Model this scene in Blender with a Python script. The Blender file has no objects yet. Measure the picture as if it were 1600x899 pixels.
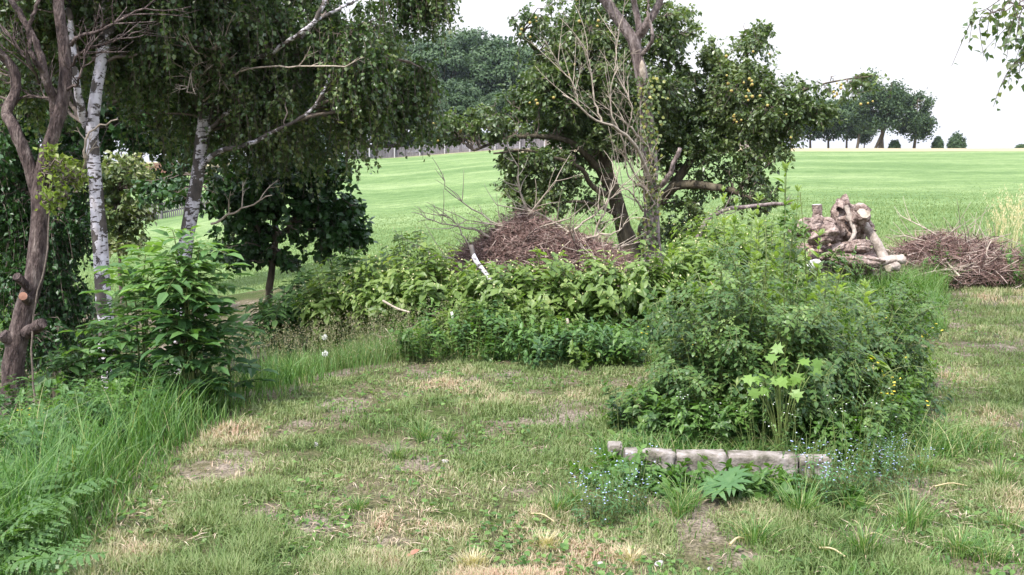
import bpy, math, random
import numpy as np
R = np.random.default_rng(7)
C = bpy.context.scene.collection
# ------------------------------------------------------------------ camera, world, sun, exposure
F = 1600.0; HOR = 235.0; CZ = 1.6
PITCH = math.atan((449.5 - HOR) / F)
cam = bpy.data.cameras.new('camera'); camo = bpy.data.objects.new('camera', cam); C.objects.link(camo)
cam.sensor_width = 36; cam.lens = 36; cam.clip_start = 0.1; cam.clip_end = 6000
camo.location = (0, 0, CZ); camo.rotation_euler = (math.pi/2 - PITCH, 0, 0)
sc = bpy.context.scene; sc.camera = camo
SUN_AZ = math.radians(-142); SUN_EL = math.radians(56)       # from behind and left of the camera
w = bpy.data.worlds.new('World'); sc.world = w; w.use_nodes = True
nt = w.node_tree; bg = nt.nodes['Background']
sky = nt.nodes.new('ShaderNodeTexSky'); sky.sky_type = 'NISHITA'; sky.sun_disc = False
sky.sun_elevation = SUN_EL; sky.sun_rotation = SUN_AZ % (2*math.pi); sky.air_density = 1.0; sky.dust_density = 1.5; sky.ozone_density = 1.0
hs = nt.nodes.new('ShaderNodeHueSaturation'); hs.inputs['Saturation'].default_value = 0.35; hs.inputs['Value'].default_value = 1.0
nt.links.new(sky.outputs[0], hs.inputs['Color']); 
cl = nt.nodes.new('ShaderNodeMix'); cl.data_type = 'RGBA'; cl.inputs[0].default_value = 0.9; 
stc = nt.nodes.new('ShaderNodeTexCoord'); sx_ = nt.nodes.new('ShaderNodeSeparateXYZ'); nt.links.new(stc.outputs['Generated'], sx_.inputs[0])
sr = nt.nodes.new('ShaderNodeValToRGB'); nt.links.new(sx_.outputs['Z'], sr.inputs[0]); e = sr.color_ramp.elements; e[0].position = 0; e[0].color = (.37, .368, .39, 1); e[1].position = .35; e[1].color = (.93, 1.0, 1.22, 1); q_ = e.new(.12); q_.color = (.41, .41, .43, 1)
sn = nt.nodes.new('ShaderNodeTexNoise'); sn.inputs['Scale'].default_value = 2.5; sn.inputs['Detail'].default_value = 4; smp = nt.nodes.new('ShaderNodeMapping'); smp.inputs['Scale'].default_value = (1, 1, 4); nt.links.new(stc.outputs['Generated'], smp.inputs[0]); nt.links.new(smp.outputs[0], sn.inputs[0])
smr = nt.nodes.new('ShaderNodeMapRange'); smr.inputs[1].default_value = .3; smr.inputs[2].default_value = .7; smr.inputs[3].default_value = 6.5; smr.inputs[4].default_value = 7.1; nt.links.new(sn.outputs[0], smr.inputs[0])
svm = nt.nodes.new('ShaderNodeVectorMath'); svm.operation = 'SCALE'; nt.links.new(sr.outputs[0], svm.inputs[0]); nt.links.new(smr.outputs[0], svm.inputs['Scale'])
nt.links.new(svm.outputs[0], cl.inputs[7])     # bright thin cloud over the whole sky, duller toward the horizon
nt.links.new(hs.outputs[0], cl.inputs[6]); nt.links.new(cl.outputs[2], bg.inputs[0]); bg.inputs[1].default_value = 0.15
sl = bpy.data.lights.new('sun', 'SUN'); sl.energy = 3.0; sl.angle = math.radians(2.0); sl.color = (1, 0.96, 0.92)
so = bpy.data.objects.new('sun', sl); C.objects.link(so)
so.rotation_euler = (math.pi/2 - SUN_EL, 0, math.pi - SUN_AZ)
vs = sc.view_settings; vs.view_transform = 'Standard'; vs.look = 'None'; vs.gamma = 1; vs.exposure = 1.4; vs.use_curve_mapping = False
cy = sc.cycles; cy.max_bounces = 6; cy.diffuse_bounces = 3; cy.glossy_bounces = 2; cy.transmission_bounces = 4; cy.transparent_max_bounces = 4
cy.use_denoising = True; cy.denoiser = 'OPENIMAGEDENOISE'; cy.denoising_input_passes = 'RGB_ALBEDO_NORMAL'; cy.sample_clamp_direct = 5; cy.caustics_reflective = False; cy.caustics_refractive = False
try: cy.sample_clamp_indirect = 4
except Exception: pass

# ------------------------------------------------------------------ helpers
def at(px, py, Y):
    u = (px-800)/F; v = (449.5-py)/F
    dy = math.cos(PITCH)+v*math.sin(PITCH); dz = -math.sin(PITCH)+v*math.cos(PITCH)
    return np.array([u/dy*Y, Y, CZ+dz/dy*Y])
def sstep(a, b, x):
    t = np.clip((x-a)/(b-a), 0, 1); return t*t*(3-2*t)
_ty = np.array([8., 16, 30, 60, 100, 150, 200, 400, 900, 2500]); _tp = np.array([-900., -200, 200, 560, 830, 1300, 1800, 3000])
_tz = np.array([[-1.0,-.7,-.5,-.1,0,0,0,0], [-1.2,-.9,-.75,-.35,-.1,.1,.15,.2], [-2.2,-1.8,-1.4,-.5,-.1,.2,.3,.4], [-3.6,-3,-2.5,-.5,.3,.6,.7,.8],
    [-4,-3.4,-2.6,0,1.0,1.25,1.3,1.4], [-4,-3,-2.2,.5,1.85,1.9,1.9,1.9], [-4,-3,-2,.9,2.1,1.9,1.8,1.8], [-4,-4,-3,-2,-1,-1,-1,-1], [-9]*8, [-30]*8])
_hn = np.random.default_rng(3)
_NG = _hn.random((64, 64))
def vnoise(x, y, s=1.0):
    x = np.asarray(x)/s + 517.3; y = np.asarray(y)/s + 311.7
    xi = np.floor(x).astype(int); yi = np.floor(y).astype(int); fx = x-xi; fy = y-yi
    fx = fx*fx*(3-2*fx); fy = fy*fy*(3-2*fy)
    g = lambda a, b: _NG[a % 64, b % 64]
    return (g(xi,yi)*(1-fx)+g(xi+1,yi)*fx)*(1-fy)+(g(xi,yi+1)*(1-fx)+g(xi+1,yi+1)*fx)*fy
def fbm(x, y, s=1.0):
    return (vnoise(x,y,s)+.5*vnoise(x,y,s*.47)+.25*vnoise(x,y,s*.21))/1.75
def xedge(y):
    return np.interp(y, [0, 4, 5, 6.3, 7.3, 8.1, 9, 12], [-1.75, -1.72, -1.75, -1.6, -1.05, -.4, .2, .6])
def terrain(x, y):
    x = np.asarray(x, float); y = np.asarray(y, float)
    d = np.clip(xedge(y)-x, 0, 7)
    near = -0.2*d*d/(d+.5) + 0.035*(fbm(x, y, .9)-.5)
    ys = np.maximum(y, 8); px = 800+F*x/ys
    iy = np.clip(np.searchsorted(_ty, ys)-1, 0, len(_ty)-2); ty = np.clip((ys-_ty[iy])/(_ty[iy+1]-_ty[iy]), 0, 1)
    ip = np.clip(np.searchsorted(_tp, px)-1, 0, len(_tp)-2); tp = np.clip((px-_tp[ip])/(_tp[ip+1]-_tp[ip]), 0, 1)
    tp = tp*tp*(3-2*tp)
    tab = (_tz[iy,ip]*(1-tp)+_tz[iy,ip+1]*tp)*(1-ty)+(_tz[iy+1,ip]*(1-tp)+_tz[iy+1,ip+1]*tp)*ty
    t = sstep(9, 16, y)
    return near*(1-t)+(tab+.12*(fbm(x, y, 9.)-.5))*t
def gz(x, y): return float(terrain(x, y))
def ground(px, py):
    Y = 2.0
    while Y < 400:
        p = at(px, py, Y)
        if p[2] <= gz(p[0], p[1]): break
        Y *= 1.006
    p = at(px, py, Y); p[2] = gz(p[0], p[1]); return p
def unit(v): return v/np.maximum(np.linalg.norm(v, axis=-1, keepdims=True), 1e-9)
def rv(n, r=None): return unit((r or R).normal(size=(n, 3)))

class Geo:
    def __init__(s): s.v = []; s.t = []; s.n = 0; s.f = {3: [], 4: []}; s.fm = {3: [], 4: []}; s.sm = {3: [], 4: []}
    def raw(s, verts, faces, t, mat=0, smooth=False):      # verts (n,m,3), faces list of index tuples in template, t (n,) or (n,m)
        verts = np.asarray(verts, float); n, m = verts.shape[:2]
        t = np.asarray(t, float)
        if t.ndim == 0: t = np.full(n, float(t))
        if t.ndim == 1: t = np.repeat(t[:, None], m, 1)
        off = (s.n+np.arange(n)*m)[:, None, None]
        for k in (3, 4):
            fs = np.array([f for f in faces if len(f) == k], int)
            if len(fs):
                a = (fs[None]+off).reshape(-1, k); s.f[k].append(a); s.fm[k].append(np.full(len(a), mat)); s.sm[k].append(np.full(len(a), smooth))
        s.v.append(verts.reshape(-1, 3)); s.t.append(t.reshape(-1)); s.n += n*m
    def leaves(s, pos, D, N, L, W, tmpl, t, mat=0):
        tv, tf = tmpl; D = unit(D); N = unit(N-(N*D).sum(-1, keepdims=True)*D); S = np.cross(D, N)
        L = np.broadcast_to(np.asarray(L, float), (len(pos),)); W = np.broadcast_to(np.asarray(W, float), (len(pos),))
        v = pos[:, None]+D[:, None]*(tv[None, :, 0:1]*L[:, None, None])+S[:, None]*(tv[None, :, 1:2]*W[:, None, None])+N[:, None]*(tv[None, :, 2:3]*L[:, None, None])
        s.raw(v, tf, t, mat)
    def tubes(s, P, Rr, sides=5, t=.5, mat=0, cap=True, rough=0.):        # P (n,K,3), Rr (n,K)
        P = np.asarray(P, float); n, K = P.shape[:2]; Rr = np.broadcast_to(Rr, (n, K)).astype(float)
        T = unit(np.gradient(P, axis=1)); ref = np.where(np.abs(T[:, :1, 2:3]) > .9, np.array([1., 0, 0]), np.array([0, 0, 1.]))
        ref = np.broadcast_to(ref, T.shape)
        A = unit(np.cross(T, ref)); B = np.cross(T, A)
        a = np.arange(sides)*2*np.pi/sides
        rr = Rr[:, :, None, None]
        if rough: rr = rr*(1+rough*R.normal(size=(n, K, sides, 1)))
        ring = P[:, :, None]+rr*(A[:, :, None]*np.cos(a)[None, None, :, None]+B[:, :, None]*np.sin(a)[None, None, :, None])
        v = ring.reshape(n, K*sides, 3); fs = []
        for k in range(K-1):
            for j in range(sides):
                j2 = (j+1) % sides; fs.append((k*sides+j, k*sides+j2, (k+1)*sides+j2, (k+1)*sides+j))
        if cap and sides in (3, 4): fs.append(tuple((K-1)*sides+j for j in range(sides)))
        s.raw(v, fs, t, mat, smooth=True)
    def empty(s): return s.n == 0
    def build(s, name, mats, parent=None, origin=(0, 0, 0)):
        me = bpy.data.meshes.new(name); V = np.concatenate(s.v)-np.asarray(origin)
        me.vertices.add(len(V)); me.vertices.foreach_set('co', V.astype(np.float32).ravel())
        loops = []; tot = []; mi = []; sm = []
        for k in (3, 4):
            for a, m_, q in zip(s.f[k], s.fm[k], s.sm[k]): loops.append(a.ravel()); tot.append(np.full(len(a), k)); mi.append(m_); sm.append(q)
        loops = np.concatenate(loops); tot = np.concatenate(tot); mi = np.concatenate(mi); sm = np.concatenate(sm)
        me.loops.add(len(loops)); me.loops.foreach_set('vertex_index', loops.astype(np.int32))
        me.polygons.add(len(tot)); st = np.concatenate([[0], np.cumsum(tot)[:-1]])
        me.polygons.foreach_set('loop_start', st.astype(np.int32)); me.polygons.foreach_set('loop_total', tot.astype(np.int32))
        me.polygons.foreach_set('material_index', mi.astype(np.int32)); me.polygons.foreach_set('use_smooth', sm.astype(bool))
        at_ = me.attributes.new('t', 'FLOAT', 'POINT'); at_.data.foreach_set('value', np.concatenate(s.t).astype(np.float32))
        for m in (mats if isinstance(mats, (list, tuple)) else [mats]): me.materials.append(m)
        me.update(calc_edges=True)
        o = bpy.data.objects.new(name, me); C.objects.link(o)
        if parent is not None: o.parent = parent
        return o
def tag(o, label=None, cat=None, group=None, kind=None):
    for k, v in (('label', label), ('category', cat), ('group', group), ('kind', kind)):
        if v: o[k] = v
    return o
def thing(name, label, cat, loc, group=None):
    o = bpy.data.objects.new(name, None); C.objects.link(o); o.location = [float(a) for a in loc]; o.empty_display_size = .1
    return tag(o, label, cat, group)
def dup(root, loc, rotz=0, scale=1, label=None):
    r = root.copy(); C.objects.link(r); r.location = [float(a) for a in loc]; r.rotation_euler = (0, 0, rotz)
    r.scale = (scale,)*3 if np.isscalar(scale) else scale
    if label: r['label'] = label
    for ch in list(root.children):
        c = ch.copy(); C.objects.link(c); c.parent = r
    return r

# ------------------------------------------------------------------ materials
def newmat(name):
    m = bpy.data.materials.new(name); m.use_nodes = True; n = m.node_tree
    for x in list(n.nodes):
        if x.type != 'OUTPUT_MATERIAL': n.nodes.remove(x)
    return m, n, [x for x in n.nodes if x.type == 'OUTPUT_MATERIAL'][0]
def ramp(n, stops):
    r = n.nodes.new('ShaderNodeValToRGB'); e = r.color_ramp.elements
    e[0].position = stops[0][0]; e[0].color = (*stops[0][1], 1); e[1].position = stops[-1][0]; e[1].color = (*stops[-1][1], 1)
    for p, c in stops[1:-1]:
        x = e.new(p); x.color = (*c, 1)
    return r
def leafmat(name, cols, trans=.3, rough=.45, spec=.4, tcol=None):
    m, n, out = newmat(name); a = n.nodes.new('ShaderNodeAttribute'); a.attribute_name = 't'
    r = ramp(n, [(i/(len(cols)-1), c) for i, c in enumerate(cols)]); n.links.new(a.outputs['Fac'], r.inputs[0])
    b = n.nodes.new('ShaderNodeBsdfPrincipled'); b.inputs['Roughness'].default_value = rough; b.inputs['Specular IOR Level'].default_value = spec
    n.links.new(r.outputs[0], b.inputs['Base Color'])
    t = n.nodes.new('ShaderNodeBsdfTranslucent'); g = n.nodes.new('ShaderNodeMix'); g.data_type = 'RGBA'; g.blend_type = 'MULTIPLY'; g.inputs[0].default_value = 1
    n.links.new(r.outputs[0], g.inputs[6]); g.inputs[7].default_value = (*(tcol or (1.4, 1.5, .6)), 1); n.links.new(g.outputs[2], t.inputs[0])
    mx = n.nodes.new('ShaderNodeMixShader'); mx.inputs[0].default_value = trans
    n.links.new(b.outputs[0], mx.inputs[1]); n.links.new(t.outputs[0], mx.inputs[2]); n.links.new(mx.outputs[0], out.inputs[0])
    return m
def noisemat(name, stops, scale=8, stretch=(1, 1, 1), rough=.85, bump=.4, bscale=None, detail=6, spec=.2, bdist=.02):
    m, n, out = newmat(name); g = n.nodes.new('ShaderNodeTexCoord'); mp = n.nodes.new('ShaderNodeMapping'); mp.inputs['Scale'].default_value = stretch
    n.links.new(g.outputs['Object'], mp.inputs[0])
    x = n.nodes.new('ShaderNodeTexNoise'); x.inputs['Scale'].default_value = scale; x.inputs['Detail'].default_value = detail; x.inputs['Roughness'].default_value = .65
    n.links.new(mp.outputs[0], x.inputs[0]); r = ramp(n, stops); n.links.new(x.outputs[0], r.inputs[0])
    b = n.nodes.new('ShaderNodeBsdfPrincipled'); b.inputs['Roughness'].default_value = rough; b.inputs['Specular IOR Level'].default_value = spec
    n.links.new(r.outputs[0], b.inputs['Base Color'])
    y = n.nodes.new('ShaderNodeTexNoise'); y.inputs['Scale'].default_value = bscale or scale*3; y.inputs['Detail'].default_value = 5; n.links.new(mp.outputs[0], y.inputs[0])
    bp = n.nodes.new('ShaderNodeBump'); bp.inputs['Strength'].default_value = bump; bp.inputs['Distance'].default_value = bdist
    n.links.new(y.outputs[0], bp.inputs['Height']); n.links.new(bp.outputs[0], b.inputs['Normal']); n.links.new(b.outputs[0], out.inputs[0])
    return m
M = {}
M['bark_plum'] = noisemat('bark_plum', [(.34, (.02, .014, .013)), (.48, (.07, .05, .045)), (.56, (.1, .075, .066)), (.68, (.2, .16, .14))], 22, (1, 1, .3), bump=1, bdist=.03)
M['bark_apple'] = noisemat('bark_apple', [(.3, (.03, .024, .018)), (.55, (.09, .075, .05)), (.75, (.17, .15, .1))], 14, (1, 1, .4), bump=.9)
M['bark_ivy'] = noisemat('bark_pale', [(.34, (.07, .05, .045)), (.5, (.19, .15, .135)), (.68, (.34, .28, .26))], 22, (1, 1, .2), bump=1, bdist=.03)
M['twig'] = noisemat('twig', [(.3, (.07, .055, .045)), (.7, (.2, .16, .13))], 20, bump=.3)
M['deadtwig'] = noisemat('dead_twig', [(.3, (.2, .16, .12)), (.7, (.42, .36, .29))], 20, bump=.3)
M['stem'] = leafmat('green_stem', [(.08, .11, .03), (.16, .2, .06)], .1)
# birch bark: white with black patches and fine lines
def birchmat(th=.51, tl=.41):
    m, n, out = newmat('bark_birch'); tc = n.nodes.new('ShaderNodeTexCoord')
    def noise(scale, st, det=5):
        mp = n.nodes.new('ShaderNodeMapping'); mp.inputs['Scale'].default_value = st; n.links.new(tc.outputs['Object'], mp.inputs[0])
        x = n.nodes.new('ShaderNodeTexNoise'); x.inputs['Scale'].default_value = scale; x.inputs['Detail'].default_value = det; x.inputs['Roughness'].default_value = .6
        n.links.new(mp.outputs[0], x.inputs[0]); return x
    a = noise(7, (1, 1, .8), 7); ra = ramp(n, [(.42, (1, 1, 1)), (th, (1, 1, 1)), (th+.015, (0, 0, 0))]); n.links.new(a.outputs[0], ra.inputs[0])
    b = noise(16, (1, 1, 3.2), 4); rb = ramp(n, [(.3, (0, 0, 0)), (tl, (0, 0, 0)), (tl+.02, (1, 1, 1))]); n.links.new(b.outputs[0], rb.inputs[0])
    mu = n.nodes.new('ShaderNodeMath'); mu.operation = 'MULTIPLY'; n.links.new(ra.outputs[0], mu.inputs[0]); n.links.new(rb.outputs[0], mu.inputs[1])
    c = noise(20, (1, 1, .5)); rc = ramp(n, [(.3, (.3, .27, .27)), (.6, (.58, .55, .58))]); n.links.new(c.outputs[0], rc.inputs[0])
    rd = ramp(n, [(.3, (.035, .03, .028)), (.7, (.12, .1, .085))]); n.links.new(c.outputs[0], rd.inputs[0])
    mx = n.nodes.new('ShaderNodeMix'); mx.data_type = 'RGBA'; n.links.new(mu.outputs[0], mx.inputs[0]); n.links.new(rd.outputs[0], mx.inputs[6]); n.links.new(rc.outputs[0], mx.inputs[7])
    p = n.nodes.new('ShaderNodeBsdfPrincipled'); p.inputs['Roughness'].default_value = .7; p.inputs['Specular IOR Level'].default_value = .25; n.links.new(mx.outputs[2], p.inputs['Base Color'])
    bp = n.nodes.new('ShaderNodeBump'); bp.inputs['Strength'].default_value = .7; bp.inputs['Distance'].default_value = .015; n.links.new(mu.outputs[0], bp.inputs['Height']); n.links.new(bp.outputs[0], p.inputs['Normal'])
    n.links.new(p.outputs[0], out.inputs[0]); return m
M['birch'] = birchmat(); M['birch_dark'] = birchmat(.485, .45)
M['l_birch'] = leafmat('leaf_birch', [(.03, .06, .02), (.055, .1, .03), (.09, .14, .045), (.19, .22, .08)], .35, rough=.4, spec=.6)
M['l_dark'] = leafmat('leaf_dark', [(.012, .04, .01), (.025, .07, .015), (.045, .1, .022)], .22)
M['l_apple'] = leafmat('leaf_apple', [(.035, .065, .02), (.065, .105, .032), (.11, .155, .055), (.19, .23, .1)], .35, rough=.4, spec=.6)
M['l_yellow'] = leafmat('leaf_yellow', [(.09, .14, .02), (.16, .22, .04), (.25, .29, .08)], .4)
M['l_pale'] = leafmat('leaf_pale', [(.05, .09, .03), (.13, .17, .06), (.32, .33, .18)], .35)
M['l_forest'] = leafmat('leaf_forest', [(.018, .042, .014), (.036, .072, .022), (.075, .12, .038)], .15, rough=.6)
M['l_dogwood'] = leafmat('leaf_dogwood', [(.06, .11, .025), (.12, .19, .045), (.19, .27, .075), (.3, .36, .13)], .45)
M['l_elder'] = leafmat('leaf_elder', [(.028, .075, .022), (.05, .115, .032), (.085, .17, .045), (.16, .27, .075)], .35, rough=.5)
M['l_rose'] = leafmat('leaf_rose', [(.03, .07, .022), (.06, .12, .032), (.11, .19, .045), (.2, .28, .08)], .4)
M['l_nettle'] = leafmat('leaf_nettle', [(.045, .105, .02), (.085, .17, .035), (.15, .25, .06)], .4)
M['l_fern'] = leafmat('leaf_fern', [(.035, .09, .025), (.08, .16, .04), (.15, .24, .075)], .4)
M['l_lupin'] = leafmat('leaf_lupin', [(.04, .105, .03), (.085, .17, .05)], .3)
M['l_maple'] = leafmat('leaf_maple', [(.12, .22, .04), (.2, .32, .07)], .45)
M['ivy'] = leafmat('leaf_ivy', [(.05, .09, .03), (.12, .16, .05), (.3, .27, .06)], .2)
M['grass'] = leafmat('mown_grass', [(.07, .125, .035), (.13, .19, .06), (.2, .245, .1), (.33, .31, .18), (.48, .37, .27), (.45, .29, .21)], .3, rough=.6, spec=.25, tcol=(1.2, 1.2, .7))
M['tgrass'] = leafmat('tall_grass', [(.035, .095, .016), (.06, .15, .026), (.1, .2, .042), (.17, .26, .08), (.38, .34, .18)], .35, rough=.5, tcol=(1.25, 1.35, .55))
M['seed'] = leafmat('seed_heads', [(.1, .15, .05), (.2, .2, .1), (.38, .31, .22)], .3)
M['grass_dry'] = leafmat('dry_clippings', [(.2, .13, .09), (.4, .3, .2), (.52, .42, .32)], .2)
M['redleaf'] = leafmat('leaf_red', [(.2, .07, .04), (.34, .16, .1)], .1)
M['pampas'] = leafmat('dry_straw', [(.3, .26, .12), (.5, .42, .25), (.65, .58, .42)], .3)
M['fgrass'] = leafmat('field_grass', [(.13, .185, .055), (.17, .225, .08), (.225, .28, .12)], .4, rough=.7, spec=.2, tcol=(1., 1.15, .95))
M['yellowfl'] = leafmat('flower_yellow', [(.6, .45, .03), (.75, .62, .08)], .2)
M['bluefl'] = leafmat('flower_blue', [(.35, .4, .75), (.55, .6, .85)], .2)
M['whitefl'] = leafmat('flower_white', [(.6, .6, .5), (.8, .8, .8)], .1)
M['bud'] = leafmat('bud_cream', [(.45, .42, .18), (.7, .66, .42)], .3)
M['apple'] = noisemat('apple_skin', [(.35, (.2, .22, .05)), (.55, (.3, .25, .07)), (.7, (.34, .16, .07))], 9, rough=.4, bump=0)
M['brush'] = leafmat('brush_red', [(.05, .03, .025), (.16, .09, .075), (.27, .18, .15), (.46, .37, .31)], .05, rough=.8)
M['concrete'] = noisemat('concrete', [(.36, (.07, .065, .045)), (.47, (.17, .15, .125)), (.56, (.25, .22, .2)), (.68, (.32, .29, .27))], 9, bump=.9, bscale=45, bdist=.01)
M['stone'] = noisemat('stone', [(.3, (.25, .22, .22)), (.7, (.5, .46, .45))], 14, bump=.7)
M['whitestone'] = noisemat('white_stone', [(.35, (.28, .25, .23)), (.6, (.62, .59, .57))], 10, bump=.5)
M['logbark'] = noisemat('log_bark', [(.34, (.05, .032, .026)), (.45, (.17, .12, .1)), (.55, (.29, .22, .185)), (.7, (.42, .34, .3))], 12, (1, 1, 1), bump=1, bscale=30, bdist=.05)
M['logpale'] = noisemat('log_pale', [(.33, (.12, .095, .075)), (.5, (.3, .25, .21)), (.7, (.45, .4, .35))], 9, bump=.8)
M['cut'] = noisemat('cut_wood', [(.35, (.2, .16, .12)), (.65, (.42, .36, .29))], 12, bump=.4)
M['redcut'] = noisemat('cut_wood_red', [(.35, (.16, .08, .055)), (.65, (.3, .16, .11))], 12, bump=.4)
M['fence_grey'] = noisemat('fence_grey', [(.35, (.1, .09, .095)), (.65, (.19, .17, .18))], 2, (3, 3, .3), bump=.2)
M['fence_tan'] = noisemat('fence_tan', [(.35, (.2, .16, .14)), (.65, (.33, .27, .24))], 2, (3, 3, .3), bump=.2)
M['fence_brown'] = noisemat('fence_brown', [(.35, (.12, .065, .045)), (.65, (.22, .12, .085))], 2, (3, 3, .3), bump=.2)
M['post'] = noisemat('post_pale', [(.3, (.27, .26, .26)), (.7, (.42, .4, .4))], 3)
M['roof'] = noisemat('shed_roof', [(.3, (.05, .045, .045)), (.7, (.11, .1, .1))], 3)
M['wall'] = noisemat('shed_wall', [(.3, (.05, .04, .035)), (.7, (.12, .09, .08))], 3)
M['tarp'] = noisemat('blue_tarp', [(.3, (.04, .07, .15)), (.7, (.08, .12, .24))], 3)
# ground materials
def groundmat():
    m, n, out = newmat('soil_and_thatch'); tc = n.nodes.new('ShaderNodeTexCoord')
    def noise(s, d=6):
        x = n.nodes.new('ShaderNodeTexNoise'); x.inputs['Scale'].default_value = s; x.inputs['Detail'].default_value = d; x.inputs['Roughness'].default_value = .7; n.links.new(tc.outputs['Object'], x.inputs[0]); return x
    a = noise(1.3); ra = ramp(n, [(.38, (.07, .1, .03)), (.5, (.14, .13, .075)), (.6, (.27, .23, .19))]); n.links.new(a.outputs[0], ra.inputs[0])
    b = noise(60, 3); rb = ramp(n, [(.35, (.35, .33, .3)), (.65, (1.15, 1.1, 1.05))]); n.links.new(b.outputs[0], rb.inputs[0])
    mx = n.nodes.new('ShaderNodeMix'); mx.data_type = 'RGBA'; mx.blend_type = 'MULTIPLY'; mx.inputs[0].default_value = 1
    n.links.new(ra.outputs[0], mx.inputs[6]); n.links.new(rb.outputs[0], mx.inputs[7])
    p = n.nodes.new('ShaderNodeBsdfPrincipled'); p.inputs['Roughness'].default_value = 1; p.inputs['Specular IOR Level'].default_value = .1; n.links.new(mx.outputs[2], p.inputs['Base Color'])
    bp = n.nodes.new('ShaderNodeBump'); bp.inputs['Strength'].default_value = .8; bp.inputs['Distance'].default_value = .03; n.links.new(b.outputs[0], bp.inputs['Height']); n.links.new(bp.outputs[0], p.inputs['Normal'])
    n.links.new(p.outputs[0], out.inputs[0]); return m
def fieldmat():
    m, n, out = newmat('pasture'); tc = n.nodes.new('ShaderNodeTexCoord')
    def noise(s, st=(1, 1, 1), d=6):
        mp = n.nodes.new('ShaderNodeMapping'); mp.inputs['Scale'].default_value = st; n.links.new(tc.outputs['Object'], mp.inputs[0])
        x = n.nodes.new('ShaderNodeTexNoise'); x.inputs['Scale'].default_value = s; x.inputs['Detail'].default_value = d; x.inputs['Roughness'].default_value = .65; n.links.new(mp.outputs[0], x.inputs[0]); return x
    a = noise(.12, (.6, 1, 1)); b = noise(1.4, (1, 1, 1)); c = noise(9, (1, 1, 1), 4)
    ra = ramp(n, [(.38, (.098, .155, .055)), (.5, (.135, .195, .075)), (.64, (.18, .235, .105))]); n.links.new(a.outputs[0], ra.inputs[0])
    rb = ramp(n, [(.35, (.72, .78, .72)), (.65, (1.2, 1.15, 1.15))]); n.links.new(b.outputs[0], rb.inputs[0])
    rc = ramp(n, [(.3, (.6, .68, .6)), (.7, (1.3, 1.25, 1.25))]); n.links.new(c.outputs[0], rc.inputs[0])
    def mul(x, y):
        mx = n.nodes.new('ShaderNodeMix'); mx.data_type = 'RGBA'; mx.blend_type = 'MULTIPLY'; mx.inputs[0].default_value = 1; n.links.new(x, mx.inputs[6]); n.links.new(y, mx.inputs[7]); return mx.outputs[2]
    g = mul(mul(ra.outputs[0], rb.outputs[0]), rc.outputs[0])
    at_ = n.nodes.new('ShaderNodeAttribute'); at_.attribute_name = 't'     # 1 on the strip of dry grass along the far margin
    mx = n.nodes.new('ShaderNodeMix'); mx.data_type = 'RGBA'; n.links.new(at_.outputs['Fac'], mx.inputs[0]); n.links.new(g, mx.inputs[6]); mx.inputs[7].default_value = (.32, .26, .16, 1)
    p = n.nodes.new('ShaderNodeBsdfPrincipled'); p.inputs['Roughness'].default_value = 1; p.inputs['Specular IOR Level'].default_value = .1; n.links.new(mx.outputs[2], p.inputs['Base Color'])
    bp = n.nodes.new('ShaderNodeBump'); bp.inputs['Strength'].default_value = .6; bp.inputs['Distance'].default_value = .12; n.links.new(c.outputs[0], bp.inputs['Height']); n.links.new(bp.outputs[0], p.inputs['Normal'])
    n.links.new(p.outputs[0], out.inputs[0]); return m
M['ground'] = groundmat(); M['field'] = fieldmat()

# ------------------------------------------------------------------ terrain: garden ground and field
def sheet(name, ys, mat, tf):
    ss = np.linspace(-2.4, 2.4, 321); ss = np.sign(ss)*np.abs(ss/2.4)**1.5*2.4
    Y, S = np.meshgrid(ys, ss, indexing='ij'); X = S*(np.abs(Y)+4); Z = terrain(X, Y)
    v = np.stack([X, Y, Z], -1).reshape(-1, 3); ny, nx = X.shape
    i = (np.arange(ny-1)[:, None]*nx+np.arange(nx-1)[None]).ravel(); f = np.stack([i, i+1, i+nx+1, i+nx], 1)
    g = Geo(); g.v.append(v); g.t.append(tf(X, Y).ravel()); g.n = len(v); g.f[4].append(f); g.fm[4].append(np.zeros(len(f))); g.sm[4].append(np.ones(len(f)))
    o = g.build(name, mat); tag(o, kind='structure'); return o
sheet('ground', np.concatenate([np.linspace(-25, 2, 28), np.linspace(2.05, 15.5, 270)]), M['ground'], lambda X, Y: X*0)
def fieldt(X, Y):
    n1 = fbm(X, Y, 6.)
    return np.clip(sstep(116, 128, Y+7*n1)*(X > 0)*.9 + .75*sstep(141, 149, Y+5*n1)*(X <= 0) + .7*sstep(3.0, 0, np.abs(Y-17+2.*n1))*(X > 3)*sstep(.3, .6, n1), 0, 1)
sheet('field', np.concatenate([np.linspace(15.5, 30, 60), np.linspace(30.5, 60, 60), np.linspace(61, 220, 120), np.geomspace(225, 2400, 50)]), M['field'], fieldt)

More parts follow.
